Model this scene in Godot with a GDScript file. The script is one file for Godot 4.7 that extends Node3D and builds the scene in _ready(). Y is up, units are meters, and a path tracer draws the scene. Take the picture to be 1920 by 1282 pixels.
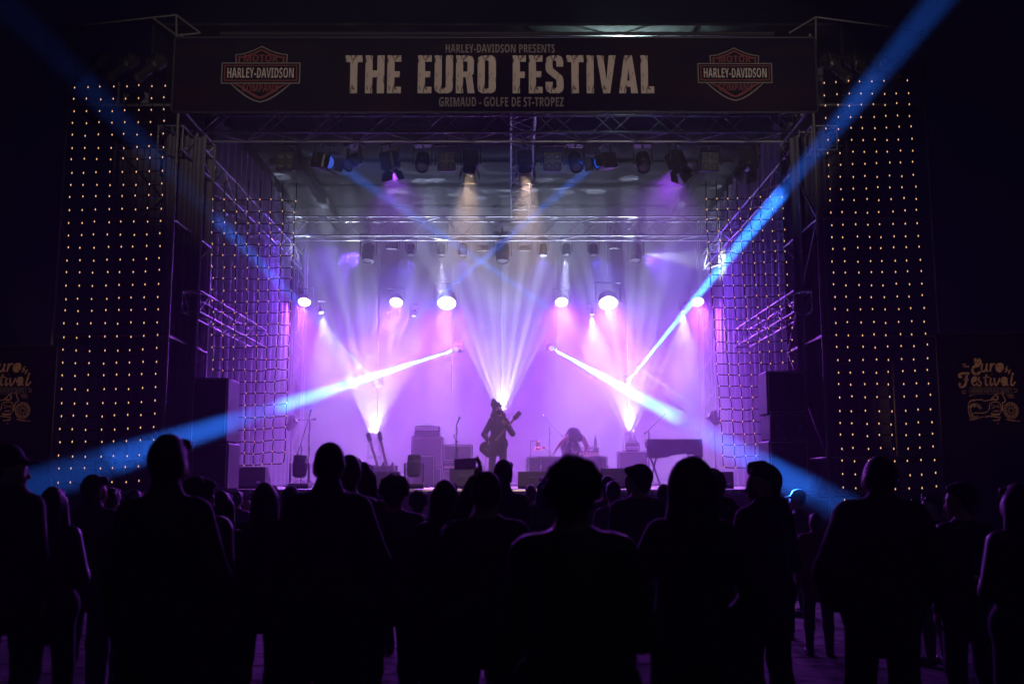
extends Node3D
# Night festival stage: haze, beam lamps, trusses, light nets, backline, band and audience.
# Metres, y up. The camera stands at the origin of the field, the stage lies along -z.

const F := 1869.6          # focal length in photo pixels (35 mm lens)
const FLOOR := 1.45        # stage floor height
const MID := -0.25         # x of the stage's centre line
var pitch := atan(259.0 / 1869.6)
var M := {}
var meshes := {}
var used := {}
var rng := RandomNumberGenerator.new()
var noise := FastNoiseLite.new()
var unit_bar: CylinderMesh
var unit_box: BoxMesh

# ---------------------------------------------------------------- positions
func P(px: float, py: float, d: float) -> Vector3:
	var y := (641.0 - py) / F
	var yy := y * cos(pitch) + sin(pitch)
	var zz := y * sin(pitch) - cos(pitch)
	var k := d / (-zz)
	return Vector3((px - 960.0) / F * k, 1.6 + yy * k, -d)

func on_floor(px: float, d: float) -> Vector3:
	var p := P(px, 900.0, d)
	return Vector3(p.x, FLOOR, -d)

# ---------------------------------------------------------------- nodes
func numbered(called: String) -> String:
	var n: int = used.get(called, 0)
	used[called] = n + 1
	return called if n == 0 else "%s_%03d" % [called, n]

func thing(called: String, label: String, category: String, at := Vector3.ZERO, group := "") -> Node3D:
	var o := Node3D.new()
	o.name = numbered(called)
	add_child(o)
	o.position = at
	tag(o, label, category, group)
	return o

func tag(o: Node, label: String, category: String, group := "") -> void:
	o.set_meta("label", label)
	o.set_meta("category", category)
	if group != "":
		o.set_meta("group", group)

func inst(called: String, mesh: Mesh, m: Material, parent: Node, xf := Transform3D.IDENTITY) -> MeshInstance3D:
	var o := MeshInstance3D.new()
	o.mesh = mesh
	o.material_override = m
	o.transform = xf
	o.name = called if parent != self else numbered(called)
	parent.add_child(o, true)
	return o

func structure(called: String, mesh: Mesh, m: Material, xf := Transform3D.IDENTITY) -> MeshInstance3D:
	var o := inst(called, mesh, m, self, xf)
	o.set_meta("kind", "structure")
	return o

func obj(called: String, st: SurfaceTool, m: Material, parent: Node, xf := Transform3D.IDENTITY) -> MeshInstance3D:
	return inst(called, st.commit(), m, parent, xf)

func bar_xf(a: Vector3, b: Vector3, r: float) -> Transform3D:
	var y := b - a
	var s := y.normalized()
	var x := s.cross(Vector3(0.3, 0.2, 0.93)).normalized()
	var z := x.cross(s)
	return Transform3D(Basis(x * r, y, z * r), (a + b) * 0.5)

func bar(called: String, a: Vector3, b: Vector3, r: float, m: Material, parent: Node) -> MeshInstance3D:
	return inst(called, unit_bar, m, parent, bar_xf(a, b, r))

func block(called: String, c: Vector3, s: Vector3, m: Material, parent: Node, bevel := 0.012) -> MeshInstance3D:
	var key := "box%.3f,%.3f,%.3f,%.3f" % [s.x, s.y, s.z, bevel]
	if not meshes.has(key):
		var st := start()
		add_box(st, Transform3D.IDENTITY, s, bevel)
		meshes[key] = st.commit()
	return inst(called, meshes[key], m, parent, Transform3D(Basis.IDENTITY, c))

# ---------------------------------------------------------------- shapes
func start() -> SurfaceTool:
	var st := SurfaceTool.new()
	st.begin(Mesh.PRIMITIVE_TRIANGLES)
	return st

func tri(st: SurfaceTool, a: Vector3, b: Vector3, c: Vector3, n: Vector3, ua := Vector2.ZERO, ub := Vector2.ZERO, uc := Vector2.ZERO) -> void:
	var flip := (b - a).cross(c - a).dot(n) > 0.0
	st.set_normal(n); st.set_uv(ua); st.add_vertex(a)
	if flip:
		st.set_normal(n); st.set_uv(uc); st.add_vertex(c)
		st.set_normal(n); st.set_uv(ub); st.add_vertex(b)
	else:
		st.set_normal(n); st.set_uv(ub); st.add_vertex(b)
		st.set_normal(n); st.set_uv(uc); st.add_vertex(c)

func quad(st: SurfaceTool, a: Vector3, b: Vector3, c: Vector3, d: Vector3, n: Vector3) -> void:
	tri(st, a, b, c, n, Vector2(0, 1), Vector2(1, 1), Vector2(1, 0))
	tri(st, a, c, d, n, Vector2(0, 1), Vector2(1, 0), Vector2(0, 0))

func add_box(st: SurfaceTool, xf: Transform3D, s: Vector3, bv := 0.012) -> void:
	# a box with chamfered edges
	var h := s * 0.5
	var b := minf(bv, minf(h.x, minf(h.y, h.z)) * 0.6)
	var i := h - Vector3(b, b, b)
	var ax := [Vector3.RIGHT, Vector3.UP, Vector3.BACK]
	for k in 3:
		for sg in [-1.0, 1.0]:
			var n: Vector3 = ax[k] * sg
			var u: Vector3 = ax[(k + 1) % 3]
			var v: Vector3 = ax[(k + 2) % 3]
			var c := n * h
			var du := u * i.dot(u)
			var dv := v * i.dot(v)
			quad(st, xf * (c - du - dv), xf * (c + du - dv), xf * (c + du + dv), xf * (c - du + dv), (xf.basis * n).normalized())
	if b < 0.001:
		return
	for k in 3:
		var w: Vector3 = ax[k]
		var u: Vector3 = ax[(k + 1) % 3]
		var v: Vector3 = ax[(k + 2) % 3]
		for su in [-1.0, 1.0]:
			for sv in [-1.0, 1.0]:
				var p1: Vector3 = u * su * h.dot(u) + v * sv * i.dot(v)
				var p2: Vector3 = u * su * i.dot(u) + v * sv * h.dot(v)
				var dw: Vector3 = w * i.dot(w)
				quad(st, xf * (p1 - dw), xf * (p2 - dw), xf * (p2 + dw), xf * (p1 + dw), (xf.basis * (u * su + v * sv)).normalized())
	for sx in [-1.0, 1.0]:
		for sy in [-1.0, 1.0]:
			for sz in [-1.0, 1.0]:
				var sgn := Vector3(sx, sy, sz)
				tri(st, xf * (sgn * Vector3(h.x, i.y, i.z)), xf * (sgn * Vector3(i.x, h.y, i.z)), xf * (sgn * Vector3(i.x, i.y, h.z)), (xf.basis * sgn).normalized())

func add_lathe(st: SurfaceTool, prof: Array, xf: Transform3D, n := 14) -> void:
	# profile of Vector2(radius, height) turned about y
	for k in prof.size() - 1:
		var p: Vector2 = prof[k]
		var q: Vector2 = prof[k + 1]
		var sl := (q - p)
		var nn := Vector2(sl.y, -sl.x).normalized()
		if nn.length() < 0.5:
			continue
		for i in n:
			var a0 := TAU * i / n
			var a1 := TAU * (i + 1) / n
			var d0 := Vector3(cos(a0), 0, sin(a0))
			var d1 := Vector3(cos(a1), 0, sin(a1))
			var v := [xf * (d0 * p.x + Vector3(0, p.y, 0)), xf * (d1 * p.x + Vector3(0, p.y, 0)), xf * (d1 * q.x + Vector3(0, q.y, 0)), xf * (d0 * q.x + Vector3(0, q.y, 0))]
			var n0 := (xf.basis * (d0 * nn.x + Vector3(0, nn.y, 0))).normalized()
			var n1 := (xf.basis * (d1 * nn.x + Vector3(0, nn.y, 0))).normalized()
			var face := (n0 + n1)
			var ns := [n0, n1, n1, n0]
			for t in [[0, 1, 2], [0, 2, 3]]:
				var A: Vector3 = v[t[0]]
				var B: Vector3 = v[t[1]]
				var C: Vector3 = v[t[2]]
				var cr := (B - A).cross(C - A)
				if cr.length_squared() < 1e-16:
					continue
				var order: Array = t if cr.dot(face) < 0.0 else [t[0], t[2], t[1]]
				for j in order:
					st.set_normal(ns[j])
					st.set_uv(Vector2(float(i) / n, v[j].y))
					st.add_vertex(v[j])

func add_tube(st: SurfaceTool, pts: Array, r0: float, r1: float, n := 6) -> void:
	# a round tube along a line of points
	var rings := []
	var last := pts.size() - 1
	for k in pts.size():
		var p: Vector3 = pts[k]
		var d: Vector3 = (pts[mini(k + 1, last)] - pts[maxi(k - 1, 0)]).normalized()
		var x := d.cross(Vector3(0.31, 0.23, 0.92)).normalized()
		var z := x.cross(d)
		var r := lerpf(r0, r1, float(k) / last)
		var ring := []
		for i in n:
			var a := TAU * i / n
			ring.append([p + (x * cos(a) + z * sin(a)) * r, x * cos(a) + z * sin(a)])
		rings.append(ring)
	for k in last:
		for i in n:
			var j := (i + 1) % n
			var q := [rings[k][i], rings[k][j], rings[k + 1][j], rings[k + 1][i]]
			for t in [[0, 1, 2], [0, 2, 3]]:
				var cr: Vector3 = (q[t[1]][0] - q[t[0]][0]).cross(q[t[2]][0] - q[t[0]][0])
				var order: Array = t if cr.dot(q[t[0]][1]) < 0.0 else [t[0], t[2], t[1]]
				for e in order:
					st.set_normal(q[e][1])
					st.set_uv(Vector2(float(i) / n, float(k)))
					st.add_vertex(q[e][0])

func add_poly(st: SurfaceTool, pts: PackedVector2Array, z := 0.0) -> void:
	# a flat polygon in the xy plane that faces +z
	var idx := Geometry2D.triangulate_polygon(pts)
	for k in range(0, idx.size(), 3):
		var a := pts[idx[k]]
		var b := pts[idx[k + 1]]
		var c := pts[idx[k + 2]]
		tri(st, Vector3(a.x, a.y, z), Vector3(b.x, b.y, z), Vector3(c.x, c.y, z), Vector3.BACK, a, b, c)

func add_ribbon(st: SurfaceTool, pts: PackedVector2Array, w: float, z := 0.0) -> void:
	# a flat pen stroke: each polyline offset to a polygon
	for poly in Geometry2D.offset_polyline(pts, w * 0.5, Geometry2D.JOIN_ROUND, Geometry2D.END_ROUND):
		if not Geometry2D.is_polygon_clockwise(poly):
			add_poly(st, poly, z)

func smooth(pts: Array, steps := 6) -> PackedVector2Array:
	var c := Curve2D.new()
	for k in pts.size():
		var p: Vector2 = pts[k]
		var t: Vector2 = (pts[mini(k + 1, pts.size() - 1)] - pts[maxi(k - 1, 0)]) / 6.0
		c.add_point(p, -t, t)
	var out := PackedVector2Array()
	for k in pts.size() - 1:
		for s in steps:
			out.append(c.sample(k, float(s) / steps))
	out.append(pts[pts.size() - 1])
	return out

func arc(c: Vector2, rx: float, ry: float, a0: float, a1: float, n := 18) -> PackedVector2Array:
	var o := PackedVector2Array()
	for k in n + 1:
		var a := deg_to_rad(lerpf(a0, a1, float(k) / n))
		o.append(c + Vector2(cos(a) * rx, sin(a) * ry))
	return o

# ---------------------------------------------------------------- materials
func mat(called: String, c: Color, rough := 0.85, metal := 0.0) -> StandardMaterial3D:
	var m := StandardMaterial3D.new()
	m.resource_name = called
	m.albedo_color = c.linear_to_srgb()
	m.roughness = rough
	m.metallic = metal
	M[called] = m
	return m

func noise_tex(freq: float, lo: Color, hi: Color, size := 256, sd := 1, lo_at := 0.3, hi_at := 0.7) -> NoiseTexture2D:
	var t := NoiseTexture2D.new()
	t.width = size
	t.height = size
	t.seamless = true
	var n := FastNoiseLite.new()
	n.seed = sd
	n.frequency = freq
	n.fractal_octaves = 5
	t.noise = n
	var g := Gradient.new()
	g.offsets = PackedFloat32Array([lo_at, hi_at])
	g.colors = PackedColorArray([lo, hi])
	t.color_ramp = g
	return t

func grain(m: StandardMaterial3D, freq: float, scale: float, lo: float, bump := 0.0, sd := 1, world := false) -> void:
	m.albedo_texture = noise_tex(freq, Color(lo, lo, lo), Color.WHITE, 256, sd)
	m.uv1_triplanar = true
	m.uv1_world_triplanar = world
	m.uv1_scale = Vector3(scale, scale, scale)
	if bump > 0.0:
		m.heightmap_enabled = true
		m.heightmap_texture = m.albedo_texture
		m.heightmap_scale = bump

func glow(called: String, c: Color, e: float) -> StandardMaterial3D:
	var m := mat(called, Color(0.3, 0.3, 0.3), 0.4)
	m.emission_enabled = true
	m.emission = c
	m.emission_energy_multiplier = e
	return m

func make_materials() -> void:
	mat("black_metal", Color(0.022, 0.022, 0.025), 0.45, 0.2)
	mat("aluminium", Color(0.42, 0.43, 0.45), 0.45, 0.9)
	grain(M.aluminium, 0.02, 1.2, 0.7)
	mat("scaffold", Color(0.30, 0.28, 0.26), 0.5, 0.7)
	grain(M.scaffold, 0.03, 1.5, 0.55, 0.0, 3)
	mat("chrome", Color(0.7, 0.7, 0.72), 0.18, 1.0)
	mat("black_cloth", Color(0.016, 0.015, 0.018), 0.95)
	mat("drape", Color(0.12, 0.11, 0.14), 0.9)
	mat("backdrop_cloth", Color(0.13, 0.125, 0.135), 0.95)
	grain(M.backdrop_cloth, 0.012, 0.25, 0.85, 0.0, 5)
	mat("tarp", Color(0.022, 0.022, 0.025), 0.95)
	mat("pole_grey", Color(0.13, 0.13, 0.14), 0.8)
	grain(M.tarp, 0.01, 0.5, 0.7, 0.0, 8)
	mat("stage_ply", Color(0.045, 0.043, 0.045), 0.5)
	grain(M.stage_ply, 0.03, 0.6, 0.5, 0.0, 9)
	mat("cord", Color(0.012, 0.012, 0.012), 0.7)
	mat("tolex", Color(0.03, 0.03, 0.032), 0.6)
	grain(M.tolex, 0.08, 4.0, 0.6, 0.02, 11)
	mat("grille", Color(0.33, 0.29, 0.27), 0.9)
	grain(M.grille, 0.2, 5.0, 0.55, 0.0, 12)
	mat("dark_grille", Color(0.035, 0.035, 0.037), 0.8)
	grain(M.dark_grille, 0.2, 5.0, 0.5, 0.03, 13)
	mat("panel", Color(0.75, 0.73, 0.68), 0.4)
	mat("gold_panel", Color(0.55, 0.40, 0.16), 0.35, 0.5)
	mat("white_trim", Color(0.62, 0.62, 0.6), 0.5)
	mat("brass", Color(0.75, 0.55, 0.25), 0.25, 1.0)
	mat("drum_shell", Color(0.03, 0.03, 0.035), 0.25)
	mat("drum_skin", Color(0.55, 0.53, 0.5), 0.6)
	mat("guitar_wood", Color(0.05, 0.02, 0.012), 0.25)
	mat("maple", Color(0.25, 0.14, 0.06), 0.4)
	mat("red_felt", Color(0.5, 0.03, 0.04), 0.95)
	mat("skin", Color(0.42, 0.26, 0.19), 0.55)
	mat("hair_black", Color(0.012, 0.010, 0.010), 0.6)
	mat("hair_brown", Color(0.03, 0.018, 0.012), 0.6)
	mat("hair_red", Color(0.07, 0.025, 0.012), 0.6)
	mat("jacket_black", Color(0.016, 0.016, 0.020), 0.75)
	mat("jacket_navy", Color(0.012, 0.014, 0.028), 0.7)
	mat("jacket_brown", Color(0.028, 0.02, 0.015), 0.6)
	mat("leather", Color(0.012, 0.011, 0.011), 0.5)
	mat("jacket_red", Color(0.28, 0.02, 0.03), 0.8)
	mat("jacket_grey", Color(0.03, 0.03, 0.034), 0.8)
	mat("denim", Color(0.018, 0.024, 0.045), 0.9)
	mat("trousers_black", Color(0.012, 0.012, 0.013), 0.9)
	mat("shoe", Color(0.02, 0.018, 0.017), 0.6)
	mat("phone_case", Color(0.01, 0.01, 0.012), 0.3)
	for k in ["jacket_black", "jacket_navy", "jacket_brown", "jacket_grey", "denim", "jacket_red"]:
		grain(M[k], 0.15, 3.0, 0.6, 0.05, 21)
	for k in ["hair_black", "hair_brown", "hair_red"]:
		grain(M[k], 0.1, 6.0, 0.4, 0.08, 22)
	mat("earth", Color(0.045, 0.04, 0.035), 0.95)
	grain(M.earth, 0.02, 0.35, 0.35, 4.0, 31, true)
	mat("banner_cloth", Color(1, 1, 1), 0.8)
	M.banner_cloth.albedo_texture = noise_tex(0.006, Color(0.007, 0.006, 0.014).linear_to_srgb(), Color(0.016, 0.008, 0.012).linear_to_srgb(), 512, 41, 0.42, 0.75)
	M.banner_cloth.uv1_triplanar = true
	M.banner_cloth.uv1_scale = Vector3(0.10, 0.4, 0.4)
	mat("print_cream", Color(0.50, 0.42, 0.35), 0.8)
	M.print_cream.albedo_texture = noise_tex(0.035, Color(0.55, 0.5, 0.5), Color.WHITE, 512, 42, 0.22, 0.34)
	M.print_cream.uv1_triplanar = true
	M.print_cream.uv1_scale = Vector3(0.55, 0.22, 0.5)
	mat("print_dull", Color(0.20, 0.17, 0.15), 0.8)
	M.print_dull.albedo_texture = M.print_cream.albedo_texture
	M.print_dull.uv1_triplanar = true
	M.print_dull.uv1_scale = Vector3(0.6, 0.6, 0.6)
	mat("print_red", Color(0.17, 0.035, 0.028), 0.8)
	mat("print_edge", Color(0.20, 0.165, 0.14), 0.8)
	mat("print_black", Color(0.010, 0.007, 0.008), 0.8)
	mat("print_ochre", Color(0.42, 0.30, 0.18), 0.8)
	M.print_ochre.albedo_texture = M.print_cream.albedo_texture
	M.print_ochre.uv1_triplanar = true
	M.print_ochre.uv1_scale = Vector3(0.8, 0.8, 0.8)
	mat("fence_cloth", Color(0.005, 0.0045, 0.007), 0.95)
	for k in ["cord", "banner_cloth", "fence_cloth", "tarp", "black_cloth", "print_black"]:
		M[k].metallic_specular = 0.12
	mat("lens_off", Color(0.08, 0.08, 0.09), 0.12)
	glow("bulb_glow", Color(1.0, 0.75, 0.55), 1.15)
	glow("lens_white", Color(0.95, 0.97, 1.0), 0.49)
	glow("lens_pink", Color(0.97, 0.88, 1.0), 7.0)
	glow("lens_added_blue", Color(0.10, 0.38, 1.0), 0.49)  # glow standing in for blue beam light caught on two lamps
	glow("lens_amber", Color(1.0, 0.62, 0.30), 0.49)
	glow("lens_cyan", Color(0.75, 0.93, 1.0), 0.49)
	glow("screen_dim", Color(0.25, 0.10, 0.35), 0.25)
	glow("indicator_red", Color(1.0, 0.1, 0.1), 1.5)


# ---------------------------------------------------------------- smooth bodies
# A field of tapered capsules joined by a smooth minimum, meshed as surface nets.
# Each bone: [a, b, radius at a, radius at b, blend, squash per axis, cuts away]
func bone(a: Vector3, b: Vector3, ra: float, rb: float, k := 0.03, sq := Vector3.ONE, cut := false) -> Array:
	return [a, b, ra, rb, k, sq, cut]

func blob(c: Vector3, r: float, sq := Vector3.ONE, k := 0.03, cut := false) -> Array:
	return [c, c + Vector3(0, 0.0005, 0), r, r, k, sq, cut]

func sdf_mesh(bones: Array, cell: float, amp := 0.0, freq := 6.0) -> ArrayMesh:
	var lo := Vector3.ONE * 1e9
	var hi := -lo
	for b in bones:
		if b[6]:
			continue
		var r: Vector3 = Vector3.ONE * maxf(b[2], b[3]) / b[5]
		lo = lo.min(b[0].min(b[1]) - r)
		hi = hi.max(b[0].max(b[1]) + r)
	lo -= Vector3.ONE * (cell * 3.0 + amp)
	hi += Vector3.ONE * (cell * 3.0 + amp)
	var nx := int((hi.x - lo.x) / cell) + 2
	var ny := int((hi.y - lo.y) / cell) + 2
	var nz := int((hi.z - lo.z) / cell) + 2
	var f := PackedFloat32Array()
	f.resize(nx * ny * nz)
	f.fill(1.0)
	var sy := nx
	var sz := nx * ny
	for b in bones:
		var a: Vector3 = b[0]
		var ra: float = b[2]
		var dr: float = b[3] - b[2]
		var k: float = b[4]
		var sq: Vector3 = b[5]
		var cut: bool = b[6]
		var ba: Vector3 = (b[1] - a) * sq
		var bb := maxf(ba.dot(ba), 1e-9)
		var reach: Vector3 = Vector3.ONE * (maxf(b[2], b[3]) + k + cell * 2.5) / sq
		var l0 := ((a.min(b[1]) - reach - lo) / cell).max(Vector3.ZERO)
		var h0 := ((a.max(b[1]) + reach - lo) / cell).min(Vector3(nx - 1, ny - 1, nz - 1))
		for iz in range(int(l0.z), int(h0.z) + 1):
			for iy in range(int(l0.y), int(h0.y) + 1):
				var at := iz * sz + iy * sy + int(l0.x)
				var q := (Vector3(int(l0.x), iy, iz) * cell + lo - a) * sq
				var step := cell * sq.x
				for ix in range(int(l0.x), int(h0.x) + 1):
					var t := clampf(q.dot(ba) / bb, 0.0, 1.0)
					var d := (q - ba * t).length() - ra - dr * t
					var o := f[at]
					if cut:
						d = -d
						if d > o - k:
							var g := maxf(k - absf(o - d), 0.0) / k
							f[at] = maxf(o, d) + g * g * k * 0.25
					elif d < o + k:
						var g := maxf(k - absf(o - d), 0.0) / k
						f[at] = minf(o, d) - g * g * k * 0.25
					at += 1
					q.x += step
	if amp > 0.0:
		for iz in nz:
			for iy in ny:
				var at := iz * sz + iy * sy
				for ix in nx:
					if absf(f[at]) < cell * 3.0 + amp:
						var p := (lo + Vector3(ix, iy, iz) * cell) * freq
						f[at] += amp * (noise.get_noise_3d(p.x * 20.0, p.y * 14.0, p.z * 20.0))
					at += 1
	var vert := PackedVector3Array()
	var norm := PackedVector3Array()
	var index := PackedInt32Array()
	var of := PackedInt32Array()
	of.resize(nx * ny * nz)
	of.fill(-1)
	var lim := cell * 2.2 + amp
	for iz in nz - 1:
		for iy in ny - 1:
			var at := iz * sz + iy * sy - 1
			for ix in nx - 1:
				at += 1
				var v0 := f[at]
				if v0 > lim or v0 < -lim:
					continue
				var v1 := f[at + 1]
				var v2 := f[at + sy]
				var v3 := f[at + sy + 1]
				var v4 := f[at + sz]
				var v5 := f[at + sz + 1]
				var v6 := f[at + sz + sy]
				var v7 := f[at + sz + sy + 1]
				var neg := int(v0 < 0) + int(v1 < 0) + int(v2 < 0) + int(v3 < 0) + int(v4 < 0) + int(v5 < 0) + int(v6 < 0) + int(v7 < 0)
				if neg == 0 or neg == 8:
					continue
				var s := Vector3.ZERO
				var n := 0
				if (v0 < 0) != (v1 < 0):
					s += Vector3(v0 / (v0 - v1), 0, 0); n += 1
				if (v2 < 0) != (v3 < 0):
					s += Vector3(v2 / (v2 - v3), 1, 0); n += 1
				if (v4 < 0) != (v5 < 0):
					s += Vector3(v4 / (v4 - v5), 0, 1); n += 1
				if (v6 < 0) != (v7 < 0):
					s += Vector3(v6 / (v6 - v7), 1, 1); n += 1
				if (v0 < 0) != (v2 < 0):
					s += Vector3(0, v0 / (v0 - v2), 0); n += 1
				if (v1 < 0) != (v3 < 0):
					s += Vector3(1, v1 / (v1 - v3), 0); n += 1
				if (v4 < 0) != (v6 < 0):
					s += Vector3(0, v4 / (v4 - v6), 1); n += 1
				if (v5 < 0) != (v7 < 0):
					s += Vector3(1, v5 / (v5 - v7), 1); n += 1
				if (v0 < 0) != (v4 < 0):
					s += Vector3(0, 0, v0 / (v0 - v4)); n += 1
				if (v1 < 0) != (v5 < 0):
					s += Vector3(1, 0, v1 / (v1 - v5)); n += 1
				if (v2 < 0) != (v6 < 0):
					s += Vector3(0, 1, v2 / (v2 - v6)); n += 1
				if (v3 < 0) != (v7 < 0):
					s += Vector3(1, 1, v3 / (v3 - v7)); n += 1
				of[at] = vert.size()
				vert.append(lo + (Vector3(ix, iy, iz) + s / n) * cell)
				norm.append(Vector3(v1 + v3 + v5 + v7 - v0 - v2 - v4 - v6, v2 + v3 + v6 + v7 - v0 - v1 - v4 - v5, v4 + v5 + v6 + v7 - v0 - v1 - v2 - v3).normalized())
				for ax in 3:
					var other := v1 if ax == 0 else v2 if ax == 1 else v4
					if (v0 < 0) == (other < 0):
						continue
					var u := sy if ax == 0 else sz if ax == 1 else 1
					var w := sz if ax == 0 else 1 if ax == 1 else sy
					if at - u - w < 0:
						continue
					var c0 := of[at]
					var c1 := of[at - u]
					var c2 := of[at - u - w]
					var c3 := of[at - w]
					if c1 < 0 or c2 < 0 or c3 < 0:
						continue
					if v0 < 0:
						index.append_array(PackedInt32Array([c0, c2, c1, c0, c3, c2]))
					else:
						index.append_array(PackedInt32Array([c0, c1, c2, c0, c2, c3]))
	var arrays := []
	arrays.resize(Mesh.ARRAY_MAX)
	arrays[Mesh.ARRAY_VERTEX] = vert
	arrays[Mesh.ARRAY_NORMAL] = norm
	arrays[Mesh.ARRAY_INDEX] = index
	var m := ArrayMesh.new()
	m.add_surface_from_arrays(Mesh.PRIMITIVE_TRIANGLES, arrays)
	return m

# ---------------------------------------------------------------- people
# A figure 1.75 m tall that faces -z. Its right hand is on +x.
func joints(pose: String) -> Dictionary:
	var j := {
		"pelvis": Vector3(0, 0.96, 0), "waist": Vector3(0, 1.10, 0.0), "chest": Vector3(0, 1.30, 0.0), "neck": Vector3(0, 1.47, 0.015), "head": Vector3(0, 1.615, -0.005),
		"sr": Vector3(0.165, 1.405, 0.01), "er": Vector3(0.215, 1.13, 0.045), "wr": Vector3(0.22, 0.89, -0.03),
		"sl": Vector3(-0.165, 1.405, 0.01), "el": Vector3(-0.215, 1.13, 0.045), "wl": Vector3(-0.22, 0.89, -0.03),
		"hr": Vector3(0.095, 0.93, 0), "kr": Vector3(0.12, 0.50, -0.02), "ar": Vector3(0.13, 0.09, 0.02),
		"hl": Vector3(-0.095, 0.93, 0), "kl": Vector3(-0.12, 0.50, -0.02), "al": Vector3(-0.13, 0.09, 0.02),
	}
	if pose == "pockets":
		j.er = Vector3(0.31, 1.12, 0.06); j.wr = Vector3(0.20, 0.95, -0.11)
		j.el = Vector3(-0.31, 1.12, 0.06); j.wl = Vector3(-0.20, 0.95, -0.11)
	elif pose == "folded":
		j.er = Vector3(0.235, 1.12, 0.0); j.wr = Vector3(0.02, 1.13, -0.21)
		j.el = Vector3(-0.235, 1.12, 0.0); j.wl = Vector3(-0.02, 1.17, -0.20)
	elif pose == "lean":
		j.kr = Vector3(0.13, 0.50, -0.05); j.pelvis = Vector3(0.03, 0.96, 0); j.ar = Vector3(0.2, 0.09, -0.05)
		j.er = Vector3(0.27, 1.14, 0.03); j.wr = Vector3(0.17, 0.97, -0.15)
	elif pose == "phone":
		j.el = Vector3(-0.20, 1.38, -0.26); j.wl = Vector3(-0.075, 1.69, -0.36)
		j.er = Vector3(0.25, 1.14, 0.0); j.wr = Vector3(0.15, 1.0, -0.16)
	elif pose == "guitar":
		j.er = Vector3(0.33, 1.12, 0.03); j.wr = Vector3(0.20, 0.985, -0.20)
		j.el = Vector3(-0.335, 1.13, -0.04); j.wl = Vector3(-0.215, 1.29, -0.22)
		j.kr = Vector3(0.13, 0.5, -0.04); j.ar = Vector3(0.16, 0.09, 0.0); j.al = Vector3(-0.15, 0.09, 0.04)
		j.head = Vector3(0.0, 1.60, 0.05)
	elif pose == "bent":
		j.pelvis = Vector3(0, 0.94, 0.12); j.waist = Vector3(0, 1.06, 0.02); j.chest = Vector3(0.0, 1.13, -0.20); j.neck = Vector3(0, 0.99, -0.36); j.head = Vector3(0, 0.83, -0.38)
		j.sr = Vector3(0.19, 1.06, -0.32); j.er = Vector3(0.36, 0.95, -0.42); j.wr = Vector3(0.50, 0.80, -0.50)
		j.sl = Vector3(-0.19, 1.06, -0.32); j.el = Vector3(-0.30, 0.84, -0.34); j.wl = Vector3(-0.18, 0.72, -0.52)
		j.hr = Vector3(0.095, 0.90, 0.12); j.hl = Vector3(-0.095, 0.90, 0.12); j.kr = Vector3(0.13, 0.48, 0.06); j.kl = Vector3(-0.13, 0.48, 0.06)
		j.ar = Vector3(0.14, 0.09, 0.16); j.al = Vector3(-0.14, 0.09, 0.16)
	return j

func cached(key: String, make: Callable) -> Mesh:
	if not meshes.has(key):
		meshes[key] = make.call()
	return meshes[key]

func flat(z: float) -> Vector3:
	return Vector3(1, 1, z)

func torso_bones(j: Dictionary, g: float, bent: bool) -> Array:
	var sq := flat(1.0 if bent else 1.42)
	return [bone(j.pelvis, j.waist, 0.155 + g, 0.142 + g, 0.06, sq), bone(j.waist, j.chest, 0.142 + g, 0.165 + g, 0.07, sq),
		bone(j.sr.lerp(j.sl, 0.14), j.sl.lerp(j.sr, 0.14), 0.068 + g * 0.7, 0.068 + g * 0.7, 0.08), bone(j.chest, j.neck, 0.13 + g * 0.5, 0.062 + g * 0.5, 0.08)]

func arm_bones(j: Dictionary, g: float) -> Array:
	var o := []
	for s in ["r", "l"]:
		o.append(bone(j["s" + s], j["e" + s], 0.060 + g, 0.046 + g, 0.05))
		o.append(bone(j["e" + s], j["w" + s], 0.046 + g, 0.030 + g, 0.03))
	return o

func leg_bones(j: Dictionary, g: float) -> Array:
	var o := [bone(j.hr, j.hl, 0.115 + g, 0.115 + g, 0.06, flat(1.2))]
	for s in ["r", "l"]:
		o.append(bone(j["h" + s], j["k" + s], 0.088 + g, 0.058 + g, 0.05))
		o.append(bone(j["k" + s], j["k" + s].lerp(j["a" + s], 0.35) + Vector3(0, 0, 0.012), 0.056 + g, 0.056 + g, 0.03))
		o.append(bone(j["k" + s].lerp(j["a" + s], 0.35) + Vector3(0, 0, 0.012), j["a" + s], 0.054 + g, 0.036 + g, 0.03))
	return o

func pose_body(pose: String) -> Mesh:
	return cached("body_" + pose, func():
		var j := joints(pose)
		var b := torso_bones(j, -0.012, pose == "bent") + arm_bones(j, 0.0) + leg_bones(j, 0.0)
		b.append(bone(j.neck + Vector3(0, -0.02, 0), j.head + Vector3(0, -0.03, 0.02) if pose != "bent" else j.head, 0.058, 0.055, 0.04))
		for s in ["r", "l"]:
			b.append(bone(j["a" + s] + Vector3(0, -0.03, 0.03), j["a" + s] + Vector3(0, -0.05, -0.13), 0.036, 0.03, 0.03))
		return sdf_mesh(b, 0.022))

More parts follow.
